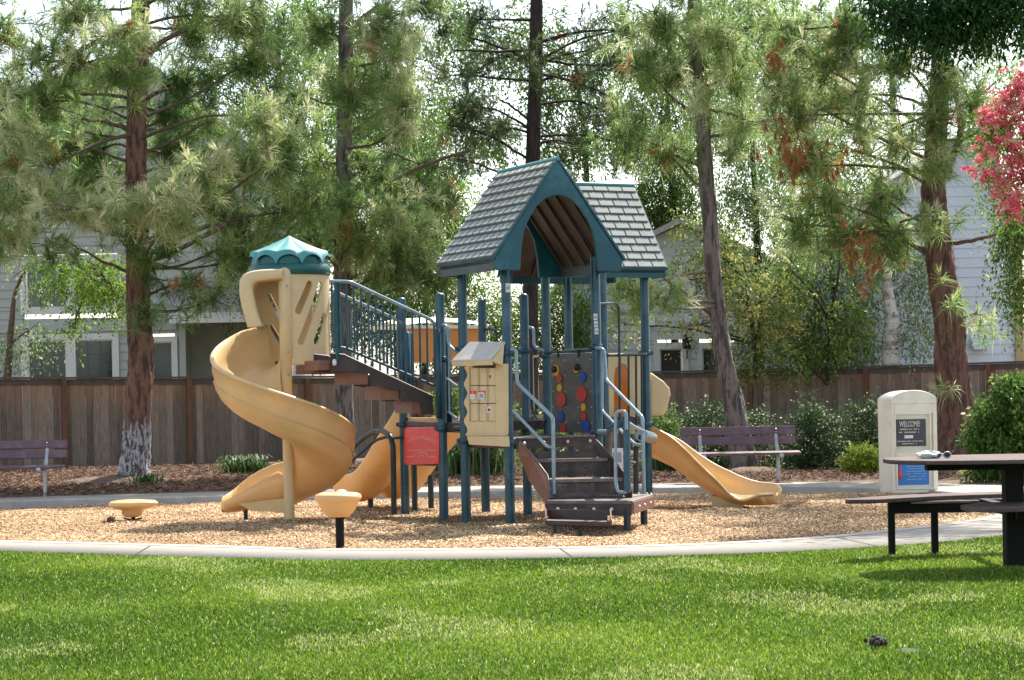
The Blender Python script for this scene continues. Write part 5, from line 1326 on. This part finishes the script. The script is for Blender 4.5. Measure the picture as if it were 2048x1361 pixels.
def pine(label, Y, pts, wd, bl, bark='bark', m='needle', group='pines along the fence', L_=.31, base=None, extra=(), wid=.0048, name='pine_tree', limbs=True, nd=34, dead=.015, low=None):
    b0 = P(*pts[0], Y); rt = thing(name, label, 'pine tree', (b0.x, b0.y, zpath(Y)), group)
    to, c = trunk_of(rt, Y, pts, wd, 'barkpainted' if base else bark)
    g = MB()
    def at(z):
        for p, q in zip(c, c[1:]):
            if p.z <= z <= q.z: return p.lerp(q, (z-p.z)/(q.z-p.z))
        return c[-1]
    C_, A_, V_, Ls = [], [], [], []
    for (cc, rr, n, vv) in blobs3(Y, bl):
        cv = Vector(cc); hgt = max(cv.z-abs(cv.x-c[0].x)*random.uniform(-.15, .55)-.1, .6); st0 = at(hgt)
        if limbs: limb(g, st0, cv, .030, .014, random.uniform(-.15, .2))
        n = int(n*1.15); nb = max(3, n//2)
        for k in range(nb):            # branchlet carrying a few tufts
            q = RNG.normal(size=3); q /= np.linalg.norm(q); rad = abs(RNG.normal(.6, .5)); tipp = np.array(cc)+q*rad*np.array(rr)*1.15
            s0 = np.array(cc)+q*rad*np.array(rr)*.35+RNG.normal(0, .05, 3); limb(g, s0, tipp, .010, .005, .05)
            m_ = int(math.ceil(n/nb))
            for j in range(m_):
                t = 1-j*.3; pos = s0+(tipp-s0)*t+RNG.normal(0, .16 if j else .03, 3)
                ax = q*.45+np.array([0, 0, .75])+RNG.normal(0, .28, 3); C_.append(pos); A_.append(ax); Ls.append(L_*RNG.uniform(.8, 1.2))
                V_.append(.97 if RNG.random() < dead else float(np.clip(RNG.normal(.5+vv, .2), 0, .88)))  # blob offset puts the sunlit look of some tufts into the colour
    for e in extra: limb(g, P(*e[0]), P(*e[1]), e[2], e[3], e[4] if len(e) > 4 else .1)
    g.build('branches', M['twig'] if m == 'needle' else M['barkdark'], rt)
    vs, fs, v = tufts(np.array(C_), np.array(A_), np.array(Ls), np.array(V_), nd=nd, wid=wid)
    np_obj('crown', vs, fs, v, M[m], rt); return rt
pine('tall pine at left with a whitened trunk foot beside the fence', 32.0, [(266, 968), (269, 935), (274, 860), (281, 740), (279, 640), (275, 540), (274, 430), (272, 300), (276, 180), (280, 40), (284, -160), (290, -400)], [76, 62, 53, 51, 49, 46, 43, 40, 38, 36, 30, 22],
     [(180, 420, 90, 34, 44, -2.5, .3), (300, 405, 70, 34, 36, -2.5, .32), (400, 350, 80, 46, 44, -2, .3), (120, 390, 50, 30, 16, -2.5, .3), (340, 440, 60, 30, 20, -2, .2), (520, 235, 70, 60, 40, -1.5, .22), (560, 310, 80, 70, 50, -1), (480, 330, 80, 60, 44, -.5), (590, 420, 70, 70, 44, .5, -.1), (500, 430, 80, 60, 40, .8, -.1),
      (420, 240, 90, 70, 30, 1, -.25), (360, 160, 90, 70, 34, 1, -.25), (500, 120, 90, 60, 50, .5, -.1), (470, 40, 90, 60, 50, 0, .1), (380, 60, 70, 50, 34, .5, 0), (240, 70, 70, 50, 40, -1.5, .2), (150, 130, 90, 50, 34, 0, 0), (90, 200, 90, 50, 34, 0, -.1), (200, 300, 90, 50, 26, 1, -.25), (150, 360, 90, 40, 24, .5, -.25),
      (240, 150, 60, 50, 26, -1, .1), (330, 230, 60, 40, 14, .8, -.25), (60, 120, 80, 50, 30, 0, 0), (150, 20, 100, 40, 36, 0, .1), (330, -20, 120, 50, 40, 0, .1), (200, -100, 160, 70, 50, 0, 0), (450, -110, 140, 70, 50, 0, 0),
      (440, 500, 90, 45, 16, -.5, -.1), (380, 570, 70, 40, 12, -.5, -.2), (340, 500, 40, 40, 8, -.6, -.2), (130, 480, 60, 40, 12, 0, -.1), (285, 630, 26, 26, 7, -.4, -.1), (240, 480, 40, 30, 8, -.6), (100, 300, 90, 60, 34, .8, -.15), (340, 300, 80, 50, 34, 1.5, -.2), (90, 220, 100, 70, 34, 1.5, -.2), (200, 230, 80, 60, 30, 1.8, -.2), (430, 420, 90, 60, 40, 1.2, -.2), (80, 390, 80, 60, 26, 1, -.2), (370, 230, 80, 60, 26, 2, -.25), (440, 330, 80, 70, 40, 1.5, -.2), (200, 360, 80, 50, 24, 1.5, -.25), (480, 520, 90, 60, 34, .8, -.15), (420, 600, 80, 30, 16, .3, -.15), (300, 540, 26, 60, 8, -.5, -.2)],
     base=([(264, 968), (268, 930), (273, 890), (276, 858)], [72, 64, 59, 51]), extra=[((278, 265, 32), (165, 238, 31.4), .05, .025), ((276, 268, 32), (130, 320, 31), .04, .015), ((282, 205, 32), (350, 175, 31.5), .035, .02), ((274, 200, 32), (160, 190, 32), .04, .02), ((280, 120, 32), (370, 60, 32), .06, .03), ((300, 525, 31.8), (450, 450, 31.2), .03, .045, -.05), ((90, 150, 32), (200, 80, 32), .03, .035)], dead=.01)
pine('pine whose needles reach in from the left edge above the bench', 30.5, [(-190, 960), (-185, 700), (-180, 400), (-175, 100), (-170, -300)], [50, 46, 42, 38, 28],
     [(20, 250, 60, 50, 30, -1, .25), (30, 320, 50, 40, 26, -1, .3), (10, 400, 50, 50, 30, -1, .25), (20, 480, 50, 40, 22, -1, .2), (-60, 330, 90, 120, 60), (0, 180, 60, 50, 24, 0, .1), (-70, 150, 90, 90, 50), (-30, 60, 90, 60, 34), (-60, 480, 60, 50, 20)], extra=[])
pine('pine standing behind the spiral slide roof and stair', 34.5, [(690, 930), (688, 780), (686, 640), (686, 500), (689, 350), (690, 200), (692, 60), (694, -150), (696, -380)], [42, 36, 34, 34, 32, 30, 28, 24, 18],
     [(760, 60, 80, 60, 50, -1, .1), (805, 90, 50, 70, 40, -1.5, .22), (815, 190, 45, 60, 34, -1.5, .22), (800, 250, 40, 30, 18, -1.2, .2), (640, 60, 70, 70, 36, 0), (600, 190, 70, 60, 30, .5, -.1), (700, 200, 60, 70, 36, -1, 0), (760, 170, 60, 60, 36, 0, -.1), (640, 320, 60, 50, 30, 0, 0), (740, 330, 60, 50, 24, .5, -.2), (690, 400, 60, 50, 20, -.8, -.05),
      (720, 480, 60, 50, 34, -.5, .0), (780, 440, 80, 50, 44, -.5, .15), (830, 500, 60, 60, 36, 0, .1), (770, 540, 90, 50, 40, 0, -.1), (860, 560, 60, 50, 24, 0, -.1), (640, 480, 60, 50, 26, 0, -.2), (700, -80, 160, 80, 60, 0), (700, -230, 200, 80, 60), (860, -140, 140, 80, 60), (560, -170, 120, 70, 30), (850, 10, 70, 50, 26, .5, -.2), (840, 330, 70, 50, 28, 1.5, -.3), (880, 400, 60, 40, 22, 1.5, -.3)],
     bark='barkgrey', extra=[((690, 560, 34.5), (640, 500, 34), .03, .02), ((690, 70, 34.5), (760, 10, 34), .07, .03), ((700, 420, 35), (940, 300, 35), .03, .03)], dead=.012)
pine('slim dark pine seen against the sky behind the front tower roof', 36.5, [(1058, 930), (1060, 700), (1063, 500), (1066, 330), (1070, 180), (1073, 40), (1074, -120), (1074, -340)], [34, 32, 30, 29, 27, 25, 20, 14],
     [(950, 40, 80, 44, 34), (1000, 110, 80, 50, 30), (920, 150, 60, 50, 24), (950, 210, 70, 50, 34), (1000, 260, 60, 40, 34, 0, .1), (900, 250, 40, 50, 18), (1060, 120, 30, 40, 12, -.5, .2), (1070, 160, 26, 30, 10, -.7, .3), (1160, 60, 80, 44, 28), (1140, 150, 60, 40, 22), (1220, 130, 70, 60, 40), (1260, 60, 80, 50, 36), (1210, 220, 80, 60, 36), (1150, 290, 50, 40, 18), (1260, 290, 70, 60, 34), (1050, -60, 200, 60, 60), (1070, -330, 200, 90, 60), (1220, -250, 150, 90, 50), (930, -230, 130, 80, 50), (930, 320, 60, 40, 20), (880, 60, 50, 50, 18)],
     bark='barkdark', m='needledark', L_=.22, wid=.0040, nd=26, extra=[((1068, 90, 36.5), (1230, 60, 36), .035, .015), ((1072, 100, 36.5), (910, 100, 36), .035, .015, -.05), ((1066, 140, 36.5), (1180, 100, 36), .03, .012), ((1066, 145, 36.5), (1250, 210, 36), .035, .012), ((1062, 245, 36.5), (1000, 200, 36), .03, .015), ((1064, 250, 36.5), (1125, 300, 36), .02, .01, .2)], dead=.012)
pine('leaning grey-trunked pine behind the right bench', 31.5, [(1494, 968), (1480, 880), (1466, 800), (1450, 730), (1436, 640), (1428, 560), (1420, 450), (1411, 330), (1402, 200), (1392, 80), (1384, -60), (1372, -300)], [62, 48, 40, 36, 34, 32, 31, 30, 29, 28, 24, 18],
     [(1330, 50, 80, 50, 40), (1440, 60, 80, 60, 44, -1, .1), (1350, 150, 70, 60, 34), (1460, 150, 70, 60, 34), (1290, 130, 60, 60, 26), (1260, 260, 60, 60, 26, 0, -.1), (1330, 300, 70, 50, 22), (1260, 590, 46, 34, 20, -3, .1), (1330, 600, 34, 24, 10, -3, .1), (1240, 500, 60, 40, 16, -1), (1480, 260, 60, 50, 20), (1400, -60, 160, 70, 70), (1540, 40, 60, 60, 30), (1420, 180, 30, 30, 10, -1, .25)],
     bark='barkgrey', extra=[((1426, 545, 31.5), (1310, 565, 30), .025, .012, .05), ((1410, 220, 31.5), (1490, 240, 31), .03, .015)], dead=.012)
t5 = pine('thick red-barked pine with a curved side limb at right', 30.0, [(1916, 915), (1914, 850), (1906, 760), (1899, 660), (1886, 560), (1874, 470), (1868, 380), (1872, 280), (1880, 170), (1884, 60), (1888, -120), (1890, -380)], [112, 78, 67, 60, 57, 52, 47, 42, 38, 34, 28, 20],
     [(1640, 130, 110, 80, 42, 0, .1), (1580, 60, 60, 60, 40), (1700, 60, 70, 70, 50), (1620, 230, 100, 80, 40, 0, .1), (1710, 190, 110, 80, 42, 0, .1), (1790, 130, 60, 70, 40, -1, .05), (1700, 300, 110, 80, 42, 0, .1), (1600, 330, 80, 70, 28, 0, 0), (1790, 280, 80, 70, 32, 0, .1), (1880, 150, 50, 60, 40, -.8, .05), (1870, 250, 36, 60, 26, -.9, .05), (1880, 330, 30, 30, 12, -.8, .1), (1940, 200, 50, 60, 30, 0, 0), (1980, 260, 50, 60, 26),
      (1660, 400, 110, 60, 36, 0, .05), (1760, 390, 70, 50, 40), (1700, 470, 90, 50, 40, 0, -.05), (1800, 480, 60, 50, 34), (1610, 450, 60, 60, 30, 0, 0), (1560, 180, 50, 60, 30), (1900, 610, 26, 16, 4, -.6, .1), (1955, 625, 26, 26, 4, -.3, .1), (1900, 775, 20, 12, 2, -.6, .15), (1780, -60, 180, 80, 80), (1960, 60, 70, 70, 40), (1880, 440, 40, 30, 10, -.8, .1)],
     m='needle', extra=[((1886, 355, 29.7), (1913, 300, 29.5), .075, .055, .0), ((1913, 300, 29.5), (1922, 240, 29.4), .055, .05, 0), ((1922, 240, 29.4), (1905, 130, 29.3), .05, .035, 0), ((1890, 488, 29.7), (1990, 470, 29), .04, .02, -.05), ((1866, 420, 30), (1800, 445, 29.5), .035, .015, -.05), ((1868, 230, 30), (1780, 260, 29.5), .03, .015, .05), ((1920, 180, 29.4), (1850, 250, 29.2), .018, .01, .0)], dead=.025, wid=.0042)
# hanging clusters of dead orange needles
def dead_cluster(root, spots, Y):
    C_, A_ = [], []
    for px, py, rx, ry, n in spots:
        c = P(px, py, Y); s_ = F/Y
        for k in range(n):
            C_.append((c.x+RNG.normal(0, .5)*rx/s_, c.y+RNG.normal(0, .15), c.z+RNG.normal(0, .5)*ry/s_)); A_.append((RNG.normal(0, .2), RNG.normal(0, .2), -1))
    n = len(C_); vs, fs, v = tufts(np.array(C_), np.array(A_), np.full(n, .24), np.full(n, .97), nu=34, nd=6, wid=.005); np_obj('dead_needles', vs, fs, v, M['needle'], root)
dead_cluster(t5, [(1575, 290, 50, 60, 26), (1540, 110, 26, 30, 10), (1640, 320, 40, 50, 10), (1740, 520, 50, 50, 16), (1690, 480, 60, 40, 12)], 29.5)

# ---------------------------------------------------------------- broadleaf trees
def broad(name, label, Y, bl, m, leaf=.085, per=16, droop=.5, trunk=None, wd=None, bark='barkdark', group='leafy trees beyond the fence', cat='tree', twigs=True, tl=.5):
    s_ = P(bl[0][0], bl[0][1], Y); rt = thing(name, label, cat, (s_.x, Y, -.25), group)
    if trunk:
        _, c = trunk_of(rt, Y, trunk, wd, bark, rough=.03)
        g = MB()
        for (cc, rr, n, vv) in blobs3(Y, bl): 
            j = min(range(len(c)), key=lambda i: (c[i]-Vector(cc)).length+max(0, c[i].z-cc[2])*2); limb(g, c[j], cc, .03, .012)
            for k in range(5):
                q = RNG.normal(size=3); q /= np.linalg.norm(q); limb(g, cc, np.array(cc)+q*np.array(rr)*.8, .012, .004)
        g.build('branches', M[bark], rt)
    B = blobs3(Y, bl); mul = 2.0 if Y > 49 else {'leafblue': .78, 'leafyellow': .85, 'leafprivet': .8}.get(m, 1.4); B = [(b[0], b[1], int(b[2]*mul), b[3]) for b in B]; cs, ds, vr, sz = twig_cloud([(b[0], b[1], b[2]) for b in B], leaf, per, droop, tl, .2)
    off = 0
    for b in B:
        n = int(b[2])*per; vr[off:off+n] = np.clip(vr[off:off+n]+b[3], 0, 1); off += n
    leaves_mesh('crown', cs, ds, sz, vr, M[m], rt); return rt
TR = 300
broad('broadleaf_tree', 'dark leafy tree rising behind the left pine and the grey house', 47, [(430, 180, 90, 80, 200), (520, 120, 80, 80, 200), (560, 260, 70, 90, 220), (600, 60, 60, 60, 100), (590, 380, 60, 80, 160), (480, 20, 80, 60, 120)], 'leafmid', trunk=[(560, 700), (556, 500), (560, 300), (556, 60)], wd=[18, 16, 14, 8])
broad('broadleaf_tree', 'thin dark-stemmed tree between the left pine and the spiral slide pine', 46, [(630, 200, 50, 60, 90), (645, 310, 50, 60, 110), (620, 420, 60, 60, 130), (640, 120, 40, 50, 70)], 'leafbright', trunk=[(625, 700), (628, 450), (634, 270), (650, 150)], wd=[14, 12, 10, 6])
broad('broadleaf_tree', 'bright green tree left of the front tower roof', 45, [(860, 450, 70, 60, 240), (900, 400, 50, 50, 120), (800, 480, 70, 60, 200), (930, 520, 60, 60, 160), (740, 500, 60, 70, 180), (830, 570, 80, 60, 200)], 'leafbright', leaf=.08, trunk=[(850, 760), (852, 600), (860, 480)], wd=[14, 12, 8])
broad('broadleaf_tree', 'dark brownish tree above the double slide hood', 48, [(830, 320, 60, 50, 150), (780, 290, 60, 50, 120), (880, 340, 50, 40, 100), (760, 380, 60, 50, 120), (720, 250, 50, 60, 110), (750, 130, 60, 80, 130), (860, 200, 40, 60, 60), (850, 100, 50, 50, 70)], 'leafmid', droop=.7, trunk=[(800, 740), (798, 500), (800, 340), (790, 180)], wd=[16, 14, 10, 6])
broad('broadleaf_tree', 'green tree filling the gap under the front tower roof', 44.5, [(960, 620, 70, 60, 200), (1060, 640, 60, 70, 200), (1000, 700, 80, 50, 180), (1120, 690, 60, 50, 160), (900, 680, 60, 60, 160), (1150, 620, 50, 60, 120), (1100, 590, 60, 40, 100)], 'leafbright', leaf=.075, droop=.6)
broad('broadleaf_tree', 'mid green tree behind the upper stair', 43.5, [(700, 640, 70, 70, 200), (770, 620, 60, 70, 180), (720, 560, 60, 50, 130), (840, 650, 50, 60, 120), (640, 640, 40, 70, 90), (560, 560, 60, 80, 160), (480, 580, 60, 50, 70)], 'leafmid', leaf=.075)
broad('broadleaf_tree', 'loose tree right of the rear tower roof', 46, [(1320, 230, 70, 80, 260), (1340, 340, 70, 80, 300), (1300, 420, 50, 60, 240), (1370, 450, 60, 70, 240), (1310, 500, 60, 40, 120), (1300, 120, 60, 70, 120), (1360, 60, 60, 60, 90)], 'leafmid', droop=.9, trunk=[(1350, 740), (1348, 500), (1340, 300), (1330, 120)], wd=[16, 14, 10, 6])
broad('broadleaf_tree', 'dark grey-green tree right of the leaning pine', 43, [(1470, 400, 60, 80, 240), (1500, 300, 70, 80, 240), (1460, 510, 50, 50, 120), (1540, 400, 60, 70, 200), (1460, 220, 60, 60, 150), (1560, 500, 60, 60, 160), (1520, 180, 60, 60, 120)], 'leafblue', droop=.8, trunk=[(1520, 740), (1518, 560), (1510, 400), (1500, 200)], wd=[18, 16, 12, 6])
broad('maple_tree', 'small maple with yellow and orange leaves behind the right bench', 40, [(1480, 590, 70, 40, 170), (1520, 650, 70, 50, 200), (1450, 520, 50, 50, 100), (1400, 650, 70, 14, 50, -.5, .1), (1510, 710, 60, 30, 120, 0, -.25), (1380, 560, 60, 50, 70, 0, -.2), (1560, 590, 50, 50, 100), (1400, 480, 50, 50, 70, 0, -.1), (1250, 650, 30, 30, 26, .5, -.05)], 'leafyellow', leaf=.075, droop=.3, trunk=[(1510, 760), (1508, 690), (1500, 620), (1490, 560)], wd=[9, 8, 7, 4], cat='maple')
broad('broadleaf_tree', 'dense grey-green tree between the maple and the birch', 41.5, [(1620, 600, 60, 60, 200), (1660, 520, 70, 60, 200), (1600, 540, 60, 60, 160), (1690, 640, 60, 60, 180), (1620, 690, 70, 40, 150), (1710, 700, 50, 40, 120), (1640, 430, 70, 60, 160), (1580, 650, 40, 40, 90)], 'leafblue', leaf=.08, droop=.8, trunk=[(1668, 760), (1670, 640), (1660, 500)], wd=[12, 10, 6])
broad('birch_tree', 'white-barked birch with dark leafage left of the thick pine', 40.5, [(1840, 660, 40, 50, 110), (1735, 560, 40, 50, 90, .5), (1830, 570, 50, 50, 120, .3), (1790, 500, 60, 50, 120, .5), (1860, 520, 40, 60, 90, .5), (1740, 470, 60, 50, 110, .5), (1720, 640, 30, 40, 50, .8)], 'leafblue', leaf=.075, droop=.9, trunk=[(1782, 760), (1780, 690), (1784, 640), (1776, 580), (1772, 500), (1760, 400)], wd=[36, 34, 30, 20, 14, 8], bark='birch', cat='birch')
broad('birch_tree', 'forked pale birch low behind the fence right of the maple', 42, [(1600, 660, 30, 26, 30)], 'leafblue', leaf=.07, trunk=[(1632, 760), (1622, 715), (1612, 670), (1606, 640)], wd=[20, 18, 14, 8], bark='birch', cat='birch')
broad('broadleaf_tree', 'tall leafy tree beyond the thick pine', 48, [(1740, 260, 80, 80, 200), (1760, 130, 80, 80, 160), (1960, 180, 60, 80, 130), (2010, 120, 60, 60, 90), (1960, 320, 60, 50, 110), (1690, 350, 60, 60, 120), (1700, 100, 60, 60, 90), (1930, 400, 50, 40, 60), (1640, 240, 60, 60, 110), (1610, 100, 60, 60, 90)], 'leafblue', droop=.9, trunk=[(1800, 740), (1798, 500), (1790, 300), (1780, 100)], wd=[20, 18, 14, 8])
broad('broadleaf_tree', 'leafy tree hanging at the right edge under the pink blossom', 33, [(2030, 480, 40, 60, 90), (2040, 570, 34, 50, 80), (2070, 400, 60, 90, 120), (2020, 430, 40, 30, 40)], 'leafmid', leaf=.07, droop=1.0, trunk=[(2110, 900), (2105, 700), (2095, 500), (2085, 400)], wd=[30, 26, 18, 12])
broad('young_tree', 'young bare-stemmed tree behind the fence at the left edge', 39, [(60, 660, 40, 30, 40), (20, 700, 24, 40, 40), (50, 540, 40, 60, 20)], 'leafblue', leaf=.075, droop=.9, trunk=[(14, 770), (20, 690), (24, 640), (32, 580), (60, 520)], wd=[16, 14, 12, 7, 4], bark='twig', cat='young tree')
broad('vine_branch', 'yellow-green leafy branch hanging before the upper windows of the grey house', 38.5, [(190, 560, 60, 30, 60, 0, .3), (230, 590, 30, 30, 40, 0, .4), (150, 640, 10, 30, 14, 0, .2), (120, 540, 50, 30, 30), (180, 530, 70, 30, 40, 0, .1)], 'leafbright', leaf=.085, droop=.5, trunk=[(40, 520), (90, 515), (150, 525), (200, 545)], wd=[5, 5, 4, 3], bark='twig', cat='branch', group='leafy growth in front of the grey house')
broad('broadleaf_tree', 'tall airy tree far behind the slim dark pine', 54, [(960, 120, 90, 80, 100), (1060, 60, 90, 70, 90), (1150, 160, 80, 80, 110), (1230, 90, 70, 80, 100), (1210, 260, 70, 70, 120), (900, 230, 60, 60, 80), (1130, 300, 60, 50, 90), (980, 270, 60, 50, 90), (920, 40, 60, 50, 60), (1090, 200, 50, 60, 50)], 'leafmid', leaf=.11, droop=.8, trunk=[(1180, 740), (1178, 500), (1170, 300), (1150, 120)], wd=[16, 14, 10, 6])
broad('broadleaf_tree', 'broad pale-leaved tree filling the gap between leaning pine and thick pine', 52, [(1400, 100, 70, 80, 110), (1480, 60, 70, 70, 110), (1560, 130, 70, 80, 130), (1620, 60, 70, 60, 100), (1560, 260, 60, 80, 130), (1660, 180, 60, 80, 120), (1640, 330, 60, 60, 110), (1420, 220, 50, 60, 80), (1500, 0, 90, 40, 90)], 'leafblue', leaf=.11, droop=.8, trunk=[(1590, 740), (1588, 500), (1580, 300), (1560, 120)], wd=[16, 14, 10, 6])
broad('broadleaf_tree', 'green leafy tree behind the spiral slide pine', 51, [(700, 120, 60, 80, 110), (720, 230, 60, 60, 100), (620, 20, 60, 50, 70), (680, 340, 60, 60, 110), (800, 380, 60, 50, 110), (660, 440, 60, 50, 110), (560, 460, 70, 60, 120), (480, 330, 70, 60, 110), (840, 260, 50, 50, 70)], 'leafbright', leaf=.10, droop=.6, trunk=[(690, 740), (692, 500), (700, 300), (705, 120)], wd=[16, 14, 10, 6])
broad('broadleaf_tree', 'light green leafy tree spilling over the fence left of the birch', 40.2, [(1690, 610, 40, 30, 60, 0, .3), (1690, 660, 40, 30, 50, 0, .3), (1640, 690, 50, 30, 70, 0, .2), (1600, 720, 40, 20, 30, 0, .3), (1580, 540, 40, 50, 50, 0, .2), (1680, 480, 50, 40, 60, 0, .2)], 'leafprivet', leaf=.085, droop=.6, trunk=[(1655, 770), (1657, 700), (1660, 640)], wd=[8, 7, 4])
# crepe myrtle in bloom
cm = thing('crepe_myrtle', 'crepe myrtle covered in deep pink blossom at the right edge', 'flowering tree', fl(P(2120, 900, 26), -.2))
trunk_of(cm, 26, [(2150, 960), (2140, 700), (2110, 480), (2080, 340), (2060, 250)], [16, 14, 11, 8, 5], 'twig')
mb = [(2010, 200, 34, 24, 26), (1985, 230, 26, 20, 16), (2035, 150, 22, 26, 20), (1990, 245, 26, 24, 24), (2030, 245, 36, 30, 40), (1975, 285, 22, 14, 12), (2010, 290, 34, 16, 20), (1965, 335, 26, 18, 20), (2000, 350, 30, 24, 26), (2030, 330, 30, 30, 30), (2010, 400, 30, 20, 22), (2040, 400, 26, 34, 34), (2080, 260, 50, 130, 160), (2030, 420, 26, 20, 20), (2044, 200, 24, 30, 26)]
B = blobs3(26, mb); cs, ds, vr, sz = twig_cloud([(b[0], b[1], int(b[2]*.72)) for b in B], .032, 40, .1, .14, .25); leaves_mesh('blossom', cs, ds, sz, vr, M['blossom'], cm, .9)
B = blobs3(26.2, [(x, y+6, rx*1.3, ry*1.4, int(n*1.1)) for x, y, rx, ry, n in mb]); cs, ds, vr, sz = twig_cloud([(b[0], b[1], b[2]) for b in B], .055, 10, .2, .25); leaves_mesh('crown', cs, ds, sz, vr, M['leafbright'], cm)
g = MB()
for b in B: limb(g, P(2090, 380, 26), b[0], .014, .005)
g.build('branches', M['twig'], cm)
# overhanging branch of a near tree, top right
ob = thing('overhanging_tree', 'dark leafy boughs hanging in from above at the top right corner', 'tree', (7.5, 21, -.1))
g = MB(); bark_tube(g, [Vector((7.6, 21, -.2)), Vector((7.5, 21, 2)), Vector((7.4, 21, 4)), Vector((7.1, 21, 6))], [.2, .17, .14, .1]); g.build('trunk', M['barkgrey'], ob)
ol = [(1800, 18, 50, 30, 80), (1860, 24, 60, 32, 110), (1930, 14, 60, 30, 100), (1990, 0, 60, 30, 80), (1850, -25, 90, 30, 90), (1960, -40, 110, 40, 120), (2050, 5, 60, 40, 70), (1770, -10, 40, 26, 40), (1880, 50, 30, 14, 20), (2060, -80, 140, 60, 120), (1880, -90, 140, 50, 100), (2000, -240, 170, 70, 420, 2), (1900, -250, 140, 60, 320, 3.5), (1960, -215, 150, 60, 420, 5), (1850, -185, 120, 50, 300, 6), (2080, -200, 120, 60, 300, 5.5), (1900, -160, 110, 36, 280, 7), (1780, -200, 120, 40, 200, 7)]
B = blobs3(21, ol); cs, ds, vr, sz = twig_cloud([(b[0], b[1], b[2]) for b in B], .085, 14, .8, .34); leaves_mesh('crown', cs, ds, sz, vr, M['leafdark'], ob, .28)
g = MB()
for b in B: limb(g, (7.2, 21, 5.4), b[0], .03, .008)
g.build('branches', M['barkdark'], ob)

# ---------------------------------------------------------------- shrubs
def shrub(name, label, Y, bl, m, leaf=.045, per=12, droop=.1, cat='shrub', group=None, stems=6, tl=.22):
    c = P(bl[0][0], bl[0][1], Y); rt = thing(name, label, cat, (c.x, Y, zpath(Y)), group); B = blobs3(Y, bl)
    cs, ds, vr, sz = twig_cloud([(b[0], b[1], b[2]) for b in B], leaf, per, droop, tl, .22); k = cs[:, 2] > zpath(Y)-.03
    leaves_mesh('leafage', cs[k], ds[k], sz[k], vr[k], M[m], rt, .55)
    g = MB()
    for b in B:
        for j in range(stems): limb(g, (b[0][0]+random.uniform(-.1, .1), b[0][1], zpath(Y)-.05), np.array(b[0])+RNG.normal(0, .35, 3)*np.array(b[1]), .012, .005)
    g.build('stem', M['twig'], rt); return rt
shrub('flowering_shrub', 'pale-blossomed dark shrub between the bench and the box ball', 31.3, [(1620, 890, 60, 60, 420), (1590, 940, 60, 34, 240), (1650, 930, 60, 40, 260), (1618, 815, 16, 26, 36), (1640, 850, 40, 30, 120)], 'leafhedge')
shrub('flowering_shrub', 'pale-blossomed dark shrub behind the welcome sign', 31.8, [(1720, 870, 60, 50, 380), (1750, 920, 60, 44, 300), (1740, 820, 26, 20, 60), (1790, 900, 40, 60, 200)], 'leafhedge')
shrub('hedge_shrub', 'low leafy shrub behind the backrest of the right bench', 32.2, [(1420, 840, 50, 26, 180), (1500, 850, 50, 26, 150), (1440, 920, 90, 44, 420), (1540, 920, 60, 44, 260)], 'leafhedge')
shrub('hedge_shrub', 'dark shrub between the right slide and the bench', 32.6, [(1325, 870, 34, 50, 260), (1370, 930, 50, 36, 220), (1320, 930, 30, 30, 120)], 'leafmid', leaf=.05)
shrub('box_ball', 'clipped yellow-green box bush left of the welcome sign', 29.9, [(1726, 928, 40, 38, 900)], 'leafbox', leaf=.028, per=14, tl=.10)
shrub('privet_bush', 'big glossy green bush between the thick pine and the right edge', 27.2, [(2000, 850, 54, 60, 420), (2040, 800, 50, 50, 300), (1990, 920, 46, 40, 240), (2050, 900, 50, 60, 300), (1965, 870, 20, 24, 50), (2020, 770, 26, 24, 60)], 'leafprivet', leaf=.065, droop=.5)
shrub('hedge_shrub', 'shaded shrub glimpsed under the double slide hood', 35.5, [(905, 810, 24, 24, 60), (880, 800, 20, 24, 50), (990, 820, 50, 30, 120), (1100, 860, 60, 40, 160)], 'leafmid', leaf=.055)
def straps(name, label, Y, px, py, w_, h_, n, m='blade', group='grassy plants along the fence'):
    c = P(px, py, Y); rt = thing(name, label, 'grassy plant', (c.x, Y, zpath(Y)), group); s_ = F/Y
    a = RNG.uniform(0, 2*PI, n); b = np.stack([c.x+RNG.normal(0, .28, n)*w_/s_, Y+RNG.normal(0, .12, n), np.full(n, zpath(Y)-.02)], 1); hh = RNG.uniform(.5, 1, n)*h_/s_
    o = np.stack([np.cos(a), np.sin(a), np.zeros(n)], 1)*hh[:, None]*RNG.uniform(.1, .8, n)[:, None]; sd = np.stack([-np.sin(a), np.cos(a), np.zeros(n)], 1)*.011
    m1 = b+o*.35; m1[:, 2] += hh*.65; m2 = b+o*.75; m2[:, 2] += hh*.95; tp2 = b+o*1.15; tp2[:, 2] += hh*.8
    vs = np.stack([b-sd, b+sd, m1-sd, m1+sd, m2-sd*.8, m2+sd*.8, tp2], 1).reshape(-1, 3); i = np.arange(n)[:, None]*7
    fs = np.concatenate([i+[0, 1, 3], i+[0, 3, 2], i+[2, 3, 5], i+[2, 5, 4], i+[4, 5, 6]], 0)
    np_obj('leafage', vs, fs, np.repeat(RNG.random(n), 7), M[m], rt)
straps('strap_plant', 'dark green clump behind the spiral slide exit', 33.5, 492, 945, 80, 46, 260)
straps('strap_plant', 'tall strap-leaved clump behind the store panel posts', 31.5, 955, 930, 110, 90, 380)
straps('strap_plant', 'dark clump beneath the right slide', 31.5, 1325, 950, 70, 60, 240)
straps('strap_plant', 'dry tuft at the foot of the left pine', 30.8, 298, 972, 46, 28, 120)
straps('strap_plant', 'small clump behind the double slide exit', 33.0, 650, 950, 70, 40, 160)
straps('strap_plant', 'low clump left of the middle deck legs', 32.5, 905, 945, 60, 60, 200)
